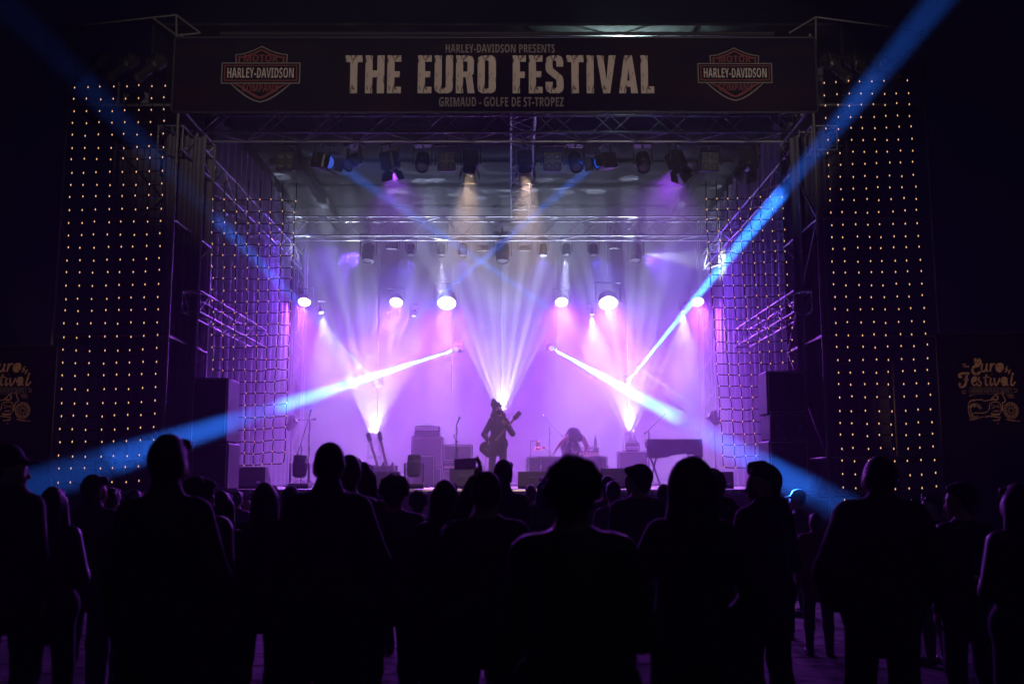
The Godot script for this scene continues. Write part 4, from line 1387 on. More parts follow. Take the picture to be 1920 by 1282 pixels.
func build_structure() -> void:
	# ground
	var g := PlaneMesh.new()
	g.size = Vector2(240, 240)
	structure("ground", g, M.earth, Transform3D(Basis.IDENTITY, Vector3(0, 0, -60)))
	# stage deck: platform with black skirt
	var t := thing("stage_platform", "black raised stage platform with skirted front edge", "stage", Vector3(MID, 0, -16.6))
	block("deck", Vector3(0, FLOOR - 0.06, -5.5), Vector3(12.6, 0.12, 11.0), M.stage_ply, t, 0.01)
	block("edge_rail", Vector3(0, FLOOR - 0.05, 0.03), Vector3(12.6, 0.07, 0.05), M.aluminium, t, 0.01)
	for k in 6:
		block("skirt_panel", Vector3(-5.25 + k * 2.1, 0.66, 0.0), Vector3(2.08, 1.32, 0.03), M.black_cloth, t, 0.004)
	# roof
	var r := thing("stage_roof", "dark flat stage roof on straight rafters above the trusses", "roof", Vector3(MID, 9.22, -16.15))
	block("canopy", Vector3(0, 0.06, -5.9), Vector3(11.6, 0.05, 12.0), M.tarp, r, 0.01)
	block("front_beam", Vector3(0.0, -0.10, 0.06), Vector3(9.45, 0.07, 0.07), M.black_metal, r, 0.02)
	for x in [-4.75, 4.75]:
		block("rafter", Vector3(x, -0.30, -5.9), Vector3(0.2, 0.24, 11.4), M.tarp, r, 0.02)
	for k in 6:
		block("purlin", Vector3(0, -0.03, -1.0 - k * 2.0), Vector3(11.2, 0.08, 0.08), M.tarp, r, 0.015)
	for sx in [-1.0, 1.0]:
		block("eave_panel", Vector3(sx * 5.85, -0.75, -5.9), Vector3(0.05, 1.6, 12.0), M.black_cloth, r, 0.01)
	block("front_valance", Vector3(-2.5, -0.22, -0.15), Vector3(4.6, 0.16, 0.03), M.black_cloth, r, 0.006)
	for k in 18:
		var x0 := -4.6 + k * 0.515
		bar("lattice_bar", Vector3(x0, -0.12 if k % 2 else -0.46, -0.45), Vector3(x0 + 0.515, -0.46 if k % 2 else -0.12, -0.45), 0.016, M.aluminium, r)
	bar("lattice_chord", Vector3(-4.65, -0.12, -0.45), Vector3(4.65, -0.12, -0.45), 0.022, M.aluminium, r)
	bar("lattice_chord", Vector3(-4.65, -0.46, -0.45), Vector3(4.65, -0.46, -0.45), 0.022, M.aluminium, r)
	# backdrop and curtains
	drape("backdrop", "wide grey backdrop cloth closing the back of the stage", Vector3(MID - 5.9, 0, -27.55), Vector3(MID + 5.9, 0, -27.55), FLOOR, 9.3, 16, 0.015, M.backdrop_cloth, 3)
	drape("side_curtain", "long black curtain along the stage side wall beside the tall single speaker", Vector3(MID - 5.75, 0, -16.9), Vector3(MID - 5.75, 0, -27.4), FLOOR, 8.9, 22, 0.07, M.drape, 5)
	drape("side_curtain", "long black curtain along the stage side wall beside the flight-case speaker stack", Vector3(MID + 5.75, 0, -27.4), Vector3(MID + 5.75, 0, -16.9), FLOOR, 8.9, 22, 0.07, M.drape, 6)
	drape("leg_curtain", "narrow pleated black curtain behind the tall single speaker stack", Vector3(MID - 5.8, 0, -16.75), Vector3(MID - 5.15, 0, -16.95), 0.1, 7.6, 5, 0.06, M.drape, 7)
	drape("leg_curtain", "narrow pleated black curtain behind the flight-case speaker stack", Vector3(MID + 5.15, 0, -16.95), Vector3(MID + 5.8, 0, -16.75), 0.1, 7.6, 5, 0.06, M.drape, 8)
	# trusses
	truss("lighting_truss", "front lighting truss carrying fifteen hanging lamps under the banner", Vector3(MID - 5.7, 7.80, -17.75), Vector3(MID + 5.7, 7.80, -17.75), Vector3.UP, Vector2(0.5, 0.5), 0.5, 0.024, "aluminium")
	truss("lighting_truss", "bright rear lighting truss above the purple backdrop", Vector3(MID - 5.6, 7.80, -25.4), Vector3(MID + 5.6, 7.80, -25.4), Vector3.UP, Vector2(0.5, 0.5), 0.5)
	truss("centre_truss", "ladder-like truss running from front truss to rear truss on the centre line", Vector3(MID + 0.23, 8.32, -16.3), Vector3(MID + 0.23, 8.32, -25.4), Vector3.UP, Vector2(0.3, 0.46), 0.5)
	for s in [-1.0, 1.0]:
		var where := "above the tall single speaker" if s < 0 else "above the flight-case speaker stack"
		truss("side_truss", "high side truss running front to back " + where, Vector3(MID + s * 5.35, 7.15, -16.3), Vector3(MID + s * 5.35, 7.15, -26.0), Vector3.UP, Vector2(0.42, 0.42 * s), 0.8, 0.02, "aluminium")
		truss("low_side_truss", "short mid-height side truss " + where, Vector3(MID + s * 5.0, 4.40, -16.5), Vector3(MID + s * 5.0, 4.40, -21.0), Vector3.UP, Vector2(0.36, 0.3 * s), 0.5, 0.018, "aluminium")
		for z in [-17.35, -26.8]:
			var post := thing("truss_post", "upright truss post at the %s stage corner %s" % ["front" if z > -20 else "rear", where.replace("above", "behind")], "truss", Vector3(MID + s * 5.55, 0, z), "upright posts of the stage roof")
			for c in [Vector3(-0.15, 0, -0.15), Vector3(0.15, 0, -0.15), Vector3(0.15, 0, 0.15), Vector3(-0.15, 0, 0.15)]:
				bar("chord", c, c + Vector3(0, 9.0, 0), 0.024, M.aluminium, post)
			for k in 18:
				for f in 2:
					var zz := 0.15 if f == 0 else -0.15
					bar("brace", Vector3(-0.15 if k % 2 else 0.15, k * 0.5, zz), Vector3(0.15 if k % 2 else -0.15, k * 0.5 + 0.5, zz), 0.012, M.aluminium, post)
	# lamp poles at the back
	var pole_at := ["beside the rope net near the twin microphone stands", "behind the guitars on stands", "behind the scarf-wrapped stand", "behind the guitarist", "behind the overhead boom stand of the drums", "behind the small knobbed amplifier head", "behind the covered keyboard"]
	for px in [564, 704, 846, 940, 1044, 1180, 1318]:
		var p := on_floor(px, 27.2)
		var pl := thing("lamp_pole", "slim grey lamp pole " + pole_at.pop_front(), "pole", p, "lamp poles along the backdrop")
		bar("tube", Vector3.ZERO, Vector3(0, 6.4, 0), 0.014, M.pole_grey, pl)
		bar("foot", Vector3(0, 0, 0), Vector3(0, 0.02, 0), 0.2, M.black_metal, pl)
	# towers
	scaffold_tower("dark scaffold tower with three tilted lamps on top, beside the tall single speaker", P(108, 500, 16).x, P(322, 500, 16).x, -15.95, -18.0, 9.05)
	scaffold_tower("dark scaffold tower behind the bulb net beside the flight-case speaker stack", P(1536, 500, 16).x, P(1752, 500, 16).x, -15.95, -18.0, 9.05)
	drape("tower_scrim", "black scrim hung in the scaffold tower beside the tall single speaker", Vector3(P(112, 500, 16).x, 0, -18.15), Vector3(P(318, 500, 16).x, 0, -18.15), 0.2, 8.9, 5, 0.05, M.drape, 11)
	drape("tower_scrim", "black scrim hung in the scaffold tower beside the flight-case speaker stack", Vector3(P(1540, 500, 16).x, 0, -18.15), Vector3(P(1748, 500, 16).x, 0, -18.15), 0.2, 8.9, 5, 0.05, M.drape, 12)
	var fr := thing("roof_brace_frame", "thin pipe frame rising above the three-lamp scaffold tower to the banner corner", "pipe frame", P(85, 55, 16))
	for e in [[85, 55, 330, 28], [330, 28, 375, 62], [140, 50, 140, 130], [85, 55, 85, 140], [330, 28, 330, 72], [285, 33, 330, 66], [375, 62, 332, 66]]:
		bar("tube", P(e[0], e[1], 16) - P(85, 55, 16), P(e[2], e[3], 16) - P(85, 55, 16), 0.018, M.scaffold, fr)
	var fr2 := thing("roof_brace_frame", "thin pipe frame rising above the scaffold tower on the side of the flight-case stack", "pipe frame", P(1530, 32, 16))
	for e in [[1530, 32, 1530, 205], [1530, 32, 1480, 62], [1530, 32, 1740, 60], [1740, 60, 1745, 140], [1660, 130, 1738, 70]]:
		bar("tube", P(e[0], e[1], 16) - P(1530, 32, 16), P(e[2], e[3], 16) - P(1530, 32, 16), 0.018, M.scaffold, fr2)
	# banner
	var b0 := P(322, 207, 15.9)
	var b1 := P(1527, 71, 15.9)
	var bw := b1.x - b0.x
	var bh := b1.y - b0.y
	var ban := thing("festival_banner", "long dark banner lettered THE EURO FESTIVAL between two shield emblems", "banner", Vector3((b0.x + b1.x) * 0.5, b0.y, -15.9))
	var st := start()
	var nx := 80
	var ny := 8
	var wav := func(x: float, y: float) -> float:
		return noise.get_noise_2d(x * 60.0, y * 60.0) * 0.012
	st.set_smooth_group(0)
	for ix in nx:
		for iy in ny:
			var q := []
			for c in [[0, 0], [0, 1], [1, 1], [1, 0]]:
				var x := lerpf(-bw * 0.5, bw * 0.5, float(ix + c[0]) / nx)
				var y := lerpf(0, bh, float(iy + c[1]) / ny)
				q.append(Vector3(x, y, wav.call(x, y) - 0.012))
			for v in [0, 1, 2, 0, 2, 3]:
				st.add_vertex(q[v])
	st.generate_normals()
	obj("cloth", st, M.banner_cloth, ban)
	for e in [[Vector3(-bw * 0.5, bh + 0.02, -0.03), Vector3(bw * 0.5, bh + 0.02, -0.03)], [Vector3(-bw * 0.5, -0.02, -0.03), Vector3(bw * 0.5, -0.02, -0.03)], [Vector3(-bw * 0.5 - 0.02, 0, -0.03), Vector3(-bw * 0.5 - 0.02, bh, -0.03)], [Vector3(bw * 0.5 + 0.02, 0, -0.03), Vector3(bw * 0.5 + 0.02, bh, -0.03)]]:
		bar("frame_tube", e[0], e[1], 0.022, M.black_metal, ban)
	var o := ban.position
	var at := func(px: float, py: float) -> Vector3:
		return P(px, py, 15.9) - o
	var tl: Vector3 = at.call(648, 104)
	var br: Vector3 = at.call(1227, 175)
	block_letters("THE EURO FESTIVAL", tl.x, br.x, br.y, tl.y - br.y, 0.006, M.print_cream, ban)
	var c1: Vector3 = at.call(938, 91)
	text_fit("lettering", "HARLEY-DAVIDSON PRESENTS", c1 + Vector3(0, 0, 0.006), (at.call(1041, 91).x - at.call(836, 91).x), at.call(938, 83).y - at.call(938, 99).y, M.print_dull, ban)
	var c2: Vector3 = at.call(940, 191)
	text_fit("lettering", "GRIMAUD - GOLFE DE ST-TROPEZ", c2 + Vector3(0, 0, 0.006), (at.call(1057, 191).x - at.call(823, 191).x), at.call(938, 182).y - at.call(938, 200).y, M.print_dull, ban)
	var k: float = (at.call(563, 138).x - at.call(415, 138).x) / 440.0
	shield_emblem(ban, at.call(489, 138), k)
	shield_emblem(ban, at.call(1378, 138), k * 0.945)
	# printed fence cloths on both sides
	for s in [[-190, 104, 648, "tall black fence cloth with ochre script mark beside the three-lamp scaffold tower", 10.0], [1774, 2090, 625, "tall black fence cloth with ochre script mark and motorcycle beside the far scaffold tower", 1852.0]]:
		var a := P(s[0], 900, 15.5)
		var b := P(s[1], s[2], 15.5)
		var fn := thing("fence_cloth", s[3], "fence", Vector3((a.x + b.x) * 0.5, 0, -15.5), "printed fence cloths beside the stage")
		block("cloth", Vector3(0, b.y * 0.5, -0.02), Vector3(b.x - a.x, b.y, 0.03), M.fence_cloth, fn, 0.004)
		bar("top_rail", Vector3((a.x - b.x) * 0.5, b.y, -0.02), Vector3((b.x - a.x) * 0.5, b.y, -0.02), 0.018, M.black_metal, fn)
		for x in [-0.5, 0.5]:
			bar("post", Vector3((b.x - a.x) * x, 0, -0.06), Vector3((b.x - a.x) * x, b.y, -0.06), 0.02, M.black_metal, fn)
		var pr := Node3D.new()
		pr.name = "print"
		fn.add_child(pr, true)
		var cc := P(s[4] + 0.0 if s[4] > 500.0 else 3.0, 728, 15.5)
		pr.position = Vector3(cc.x - fn.position.x, cc.y, 0.0)
		script_mark(pr, 0.1325 * 15.7 / F)
	# front-of-house lamp stand behind the camera that lights the banner
	var foh := thing("lamp_stand", "tall lamp stand behind the audience aimed at the banner", "lamp stand", Vector3(3.0, 0, 9.0))
	bar("mast", Vector3.ZERO, Vector3(0, 5.0, 0), 0.04, M.scaffold, foh)
	bar("crossbar", Vector3(-1.2, 5.0, 0), Vector3(1.2, 5.0, 0), 0.03, M.scaffold, foh)
	for kk in 3:
		var an := TAU * kk / 3
		bar("leg", Vector3(0, 1.0, 0), Vector3(cos(an), 0.02, sin(an)), 0.025, M.scaffold, foh)

func build_lamps() -> void:
	var cyan := Color(0.17, 0.46, 1.0)
	var purple := Color(0.70, 0.36, 1.0)
	var pale := Color(0.83, 0.88, 1.0)
	var n := 0
	# narrow beams: lamp pixel and distance, a second point of the beam, energy, half angle
	var beams := [[855, 655, 26.4, 60, 912, 11.0, 95000.0, "beam lamp on a rear pole throwing a low blue beam over the three-lamp tower side"], [1035, 653, 26.4, 1560, 945, 11.5, 95000.0, "beam lamp on a rear pole throwing a low blue beam toward the flight-case speaker side"],
		[705, 716, 26.4, 190, 190, 13.0, 8500.0, "beam lamp throwing a steep blue beam up over the three-lamp tower"], [1180, 712, 26.4, 1745, 20, 12.0, 95000.0, "beam lamp throwing a steep blue beam up over the far scaffold tower"],
		[557, 787, 23.5, 1075, 340, 23.0, 13000.0, "beam lamp near the twin microphone stands throwing a thin beam across the backdrop"], [1328, 778, 23.5, 735, 378, 23.0, 13000.0, "beam lamp near the flight-case speaker throwing a thin beam across the backdrop"]]
	for b in beams:
		var a := P(b[0], b[1], b[2])
		var dir := (P(b[3], b[4], b[5]) - a).normalized()
		var t := lamp("beam_light", b[7], "beam", a - dir * 0.17, dir, "pole", "lens_cyan", "beam lamps along the backdrop")
		if b[2] < 25.0:
			bar("stand_pole", Vector3(0, 0.19, 0), Vector3(0, FLOOR - t.position.y, 0), 0.013, M.pole_grey, t)
			bar("stand_foot", Vector3(0, FLOOR - t.position.y, 0), Vector3(0, FLOOR - t.position.y + 0.02, 0), 0.16, M.black_metal, t)
		shine(t, "beam", dir, 0.95, b[6], cyan, 0.02, 1.0)
	# bright purple washes under the horizontal pipe
	var over := {571: "over the twin microphone stands by the rope net", 743: "over the guitars on stands", 838: "over the amp stack, larger than its neighbours", 1053: "over the bell and floor drum", 1140: "over the lettered amplifier, larger than its neighbours", 1308: "over the covered keyboard"}
	for x in [571, 743, 838, 1053, 1140, 1308]:
		var big: bool = x in [838, 1140]
		var a := P(x, 562, 26.5)
		var dir := Vector3(0, -1.0, 0.75)
		var t := lamp("wash_light", "glaring pink-white wash lamp " + over[x], "wash", a, dir, "hang", "lens_pink", "bright wash lamps in a row")
		bar("drop_tube", Vector3(0, 0.27, 0), Vector3(0, 1.6, 0), 0.010, M.pole_grey, t)
		if big:
			t.scale = Vector3.ONE * 1.5
		shine(t, "wash", dir, 58.0, 74.0 if big else 62.0, Color(0.67, 0.26, 1.0), 0.12, 0.8)
		var l2 := Vector3(0, -1.0, 0.75)
		shine(t, "wash", l2, 34.0, 85.0 if big else 52.0, Color(0.88, 0.60, 1.0), 0.1, 0.8)
	# small lamps with soft fans pointing down
	for x in [[601, 582, 0.25, "next to the wash lamp over the twin microphone stands"], [776, 588, 0.0, "dimmest, between the wash lamps over guitars and amp stack"], [1110, 585, 0.0, "between the two wash lamps over the drums"], [1281, 580, -0.05, "next to the wash lamp over the covered keyboard"]]:
		var a := P(x[0], x[1], 26.4)
		var dir := Vector3(x[2], -1.0, 0.35)
		var t := lamp("small_spotlight", "small spotlight aimed down, " + x[3], "spotlet", a, dir, "hang", "lens_white", "small spotlights before the backdrop")
		shine(t, "spotlet", dir, 24.0, 95.0 if x[0] != 776 else 20.0, Color(0.85, 0.86, 1.0), 0.03, 1.0)
	# upward fans of thin rays
	for x in [[703, 819, 26.3], [942, 775, 26.3], [1180, 811, 26.3]]:
		var a := P(x[0], x[1], x[2])
		var t := lamp("fan_light", "lamp sending a fan of pale rays up, %s" % ["below the steep beam near the amp stack", "behind the guitarist", "above the knobbed amplifier head"][n], "mover", a - Vector3(0, 0.19, 0), Vector3(0, 1, 0.06), "floor", "lens_white", "fan lamps before the backdrop")
		n += 1
		shine(t, "mover", Vector3(0, 1, 0.08), 31.0, 80.0, pale, 0.03, 0.4)
		for i in 9:
			var u := (i + 0.5) / 9.0 * 2.0 - 1.0
			var d := Vector3(u * 0.52 + rng.randf_range(-0.02, 0.02), 1.0, 0.10 + rng.randf_range(-0.16, 0.16))
			shine(t, "mover", d, rng.randf_range(1.7, 3.0), rng.randf_range(340.0, 950.0), pale, 0.012, 0.6)
	# front truss: kind, pixel, direction, lens
	var y := 303.0
	var g := "lamps hanging from the front truss"
	var list := [["blinder", 534, "four-cell blinder hanging at the front truss end nearest the three-lamp tower", Vector3(0, -0.1, 1), "lens_off"], ["fresnel", 605, "square lamp with an added blue glow in its front, turned aside, beside the end blinder", Vector3(0.8, -0.25, 0.5), "lens_added_blue"], ["mover", 663, "small moving head tilted sideways on the front truss", Vector3(-0.5, -0.6, 0.6), "lens_off"],
		["fresnel", 731, "dark-lensed square lamp with an added violet wash, hanging on the front truss before the small wash lamps", Vector3(0.15, -1.0, -0.3), "lens_off"], ["mover", 792, "moving head on the front truss, beside the four-cell blinder and amber lamp", Vector3(0, -0.75, 0.6), "lens_off"], ["blinder", 837, "four-cell blinder on the front truss next to the amber lamp over the amp stack", Vector3(0, -0.1, 1), "lens_off"],
		["fresnel", 882, "lit amber square lamp on the front truss on the amp-stack side of the centre truss", Vector3(-0.04, -1.0, 0.22), "lens_amber"], ["fresnel", 984, "lit amber square lamp on the front truss on the drum side of the centre truss", Vector3(0.04, -1.0, 0.22), "lens_amber"], ["blinder", 1036, "four-cell blinder on the front truss next to the amber lamp over the drums", Vector3(0, -0.1, 1), "lens_off"],
		["mover", 1079, "moving head on the front truss between a blinder and the blue lamp over the drums", Vector3(0.1, -0.8, 0.6), "lens_off"], ["fresnel", 1135, "square lamp with an added blue glow between two moving heads", Vector3(-0.85, -0.2, 0.45), "lens_added_blue"], ["mover", 1206, "moving head on the front truss beyond the blue-edged lamp", Vector3(0.0, -0.8, 0.5), "lens_off"],
		["fresnel", 1268, "dark-lensed square lamp with an added violet wash, tilted outward on the front truss beside an end blinder", Vector3(0.3, -1.0, 0.3), "lens_off"], ["blinder", 1331, "four-cell blinder between two dark-lensed square lamps near the flight-case side", Vector3(0, -0.1, 1), "lens_off"], ["fresnel", 1405, "last unlit square lamp at the flight-case end of the front truss", Vector3(-0.3, -1.0, 0.25), "lens_off"]]
	for e in list:
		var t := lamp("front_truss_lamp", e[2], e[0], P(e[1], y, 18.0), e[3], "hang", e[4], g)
		bar("clamp", Vector3(0, 0.26, 0), Vector3(0, 0.46, 0), 0.02, M.black_metal, t)
		if e[4] == "lens_amber":
			shine(t, e[0], e[3], 20.0, 34.0, Color(1.0, 0.84, 0.70), 0.10, 0.8)
		elif e[4] == "lens_added_blue":  # added blue light, in place of a beam catching the housing
			shine(t, e[0], e[3], 14.0, 6.0, Color(0.1, 0.4, 1.0), 0.10, 0.8)
		elif e[1] in [731, 1268]:  # violet front wash added to lamps whose lenses stay dark
			var dd := Vector3(0.1 if e[1] == 731 else -0.1, -0.85, -1.0)
			shine(t, e[0], dd, 52.0, 15.0, Color(0.66, 0.30, 1.0), 0.10, 1.0)
	# rear truss
	g = "lamps hanging from the rear truss"
	list = [["mover", 690, 470, 1.25, "large moving head at the rear truss end over the guitars"], ["duo", 735, 462, 0.9, "small two-cell lamp beside the large moving head over the guitars"], ["mover", 770, 465, 0.85, "dark-lensed moving head with added violet light on the rear truss over the amp stack"], ["mover", 828, 465, 0.85, "moving head on the rear truss between the amp stack and the scarf-wrapped stand"], ["mover", 868, 465, 0.9, "moving head beside a two-cell lamp, crossed by the thin blue beam"], ["duo", 905, 465, 0.9, "two-cell lamp beside the big centre moving head on the amp-stack side"],
		["mover", 942, 470, 1.35, "largest moving head hanging at the centre of the rear truss"], ["duo", 984, 465, 0.9, "two-cell lamp beside the big centre moving head on the drum side"], ["mover", 1018, 465, 0.85, "dark-lensed moving head with added violet light over the bell on the rear truss"], ["mover", 1062, 465, 0.85, "pale moving head on the rear truss over the drums"], ["mover", 1113, 465, 0.85, "dark-lensed moving head with added violet light on the rear truss beside the small two-cell lamp over the drums"], ["duo", 1153, 461, 0.9, "small two-cell lamp on the rear truss over the knobbed amplifier"], ["mover", 1192, 470, 1.25, "large moving head at the rear truss end over the covered keyboard"]]
	for e in list:
		var dir := Vector3(0, -1, 0.25) if e[0] == "mover" else Vector3(0, -0.15, 1)
		var t := lamp("rear_truss_lamp", e[4], e[0], P(e[1], e[2], 25.65) + Vector3(0, -0.05 if e[0] == "mover" else 0.0, 0), dir, "hang", "lens_off", g)
		t.scale = Vector3.ONE * e[3]
		bar("clamp", Vector3(0, 0.24, 0), Vector3(0, 0.5, 0), 0.02, M.black_metal, t)
		if e[1] in [770, 868, 1018, 1113]:  # violet fill added to dark-lensed heads for backdrop and upper haze
			shine(t, e[0], Vector3(0.35 * (1.0 if e[1] > 942 else -1.0) * (0.2 if e[1] in [868, 1018] else 1.0), -1.0, -0.55), 64.0, 10.0, Color(0.38, 0.29, 1.0), 0.1, 0.9)
		elif e[1] in [828, 1062]:
			shine(t, e[0], Vector3(0.05 if e[1] == 828 else -0.05, -1.0, 0.2), 9.0, 240.0, Color(0.8, 0.85, 1.0), 0.08, 0.9)
		if e[1] in [690, 1192]:  # unlit end heads given added violet light to brighten the stage sides
			shine(t, e[0], Vector3(-1.0 if e[1] == 690 else 1.0, -0.75, 0.9), 48.0, 38.0, Color(0.50, 0.28, 1.0), 0.1, 0.9)
		if e[1] == 1192:
			shine(t, e[0], Vector3(1.0, -0.15, 0.1), 14.0, 60.0, Color(0.9, 0.95, 0.85), 0.03, 0.8)
	# lamps on top of the towers
	g = "lamps on top of the scaffold towers"
	for x in [180, 232, 284]:
		lamp("tower_lamp", "%s of three tilted lamps on the tower beside the tall single speaker" % {180: "outermost", 232: "middle one", 284: "innermost"}[x], "profile", P(x, 126, 15.75), Vector3(-0.45, -0.75, 0.5), "clamp", "lens_off", g)
	for x in [1566, 1612, 1658]:
		lamp("tower_lamp", "%s of three dark lamps on the tower behind the flight-case stack" % {1566: "innermost", 1612: "middle one", 1658: "outermost"}[x], "profile", P(x, 126, 15.75), Vector3(0.45, -0.75, 0.5), "clamp", "lens_off", g)
	var wl := lamp("work_light", "small white work light behind the banner under the roof edge", "spotlet", Vector3(2.0, 8.5, -17.2), Vector3(0.0, 0.6, 0.7), "clamp", "lens_white", "work lights in the roof")
	shine(wl, "spotlet", Vector3(0.0, 0.6, 0.7), 66.0, 26.0, Color(0.84, 1.0, 0.96), 0.03, 0.9)
	# moving heads standing on the stage floor
	g = "moving heads standing on the stage edge"
	for e in [[561, 18.4, "floor moving head at the stage edge beside the twin microphone stands"], [776, 18.2, "floor moving head in front of the amp stack"], [1306, 18.8, "floor moving head in front of the covered keyboard"]]:
		lamp("floor_moving_head", e[2], "mover", on_floor(e[0], e[1]) + Vector3(0, 0.39, 0), Vector3(0, 1, -0.15), "floor", "lens_off", g)
	# lamps behind the audience for the banner
	for s in [-1.0, 1.0]:
		var a := Vector3(3.0 + s * 0.9, 5.3, 9.0)
		var dir := Vector3(MID + s * 3.0, 8.75, -15.9) - a
		var t := lamp("banner_light", "warm profile lamp at the %s end of the lamp stand crossbar" % ("inner" if s < 0 else "outer"), "profile", a, dir, "clamp", "lens_amber", "lamps lighting the banner")
		shine(t, "profile", dir, 9.0, 150.0, Color(1.0, 0.92, 0.88), 0.05, 0.8)
	for s in [[-1.0, P(10, 740, 15.5)], [1.0, P(1852, 730, 15.5)]]:
		var a := Vector3(3.0 + s[0] * 0.3, 5.3, 9.0)
		var dir: Vector3 = s[1] - a
		var t := lamp("banner_light", "weak warm lamp on the lamp stand aimed at the fence cloth %s" % ("beside the three-lamp tower" if s[0] < 0 else "with the motorcycle"), "profile", a, dir, "clamp", "lens_amber", "lamps lighting the banner")
		shine(t, "profile", dir, 3.0, 75.0, Color(1.0, 0.78, 0.58), 0.05, 0.9)

func build_nets() -> void:
	light_net("tall bulb net on the three-lamp scaffold tower", [Vector2(140, 164), Vector2(309, 161), Vector2(111, 904), Vector2(287, 900)], 15.65, 32, 8, 0.010)
	light_net("tall bulb net on the scaffold tower behind the flight-case stack", [Vector2(1546, 156), Vector2(1701, 152), Vector2(1584, 962), Vector2(1758, 960)], 15.65, 36, 8, 0.012)
	light_net("bulb net with visible rope mesh hanging inside the stage over the twin microphone stands", [Vector2(398, 374), Vector2(553, 376), Vector2(398, 872), Vector2(530, 868)], 17.2, 24, 8, 0.014, 0.008)
	light_net("bulb net with visible rope mesh hanging inside the stage beside the covered keyboard", [Vector2(1323, 372), Vector2(1466, 370), Vector2(1360, 876), Vector2(1500, 872)], 17.2, 25, 8, 0.014, 0.008)

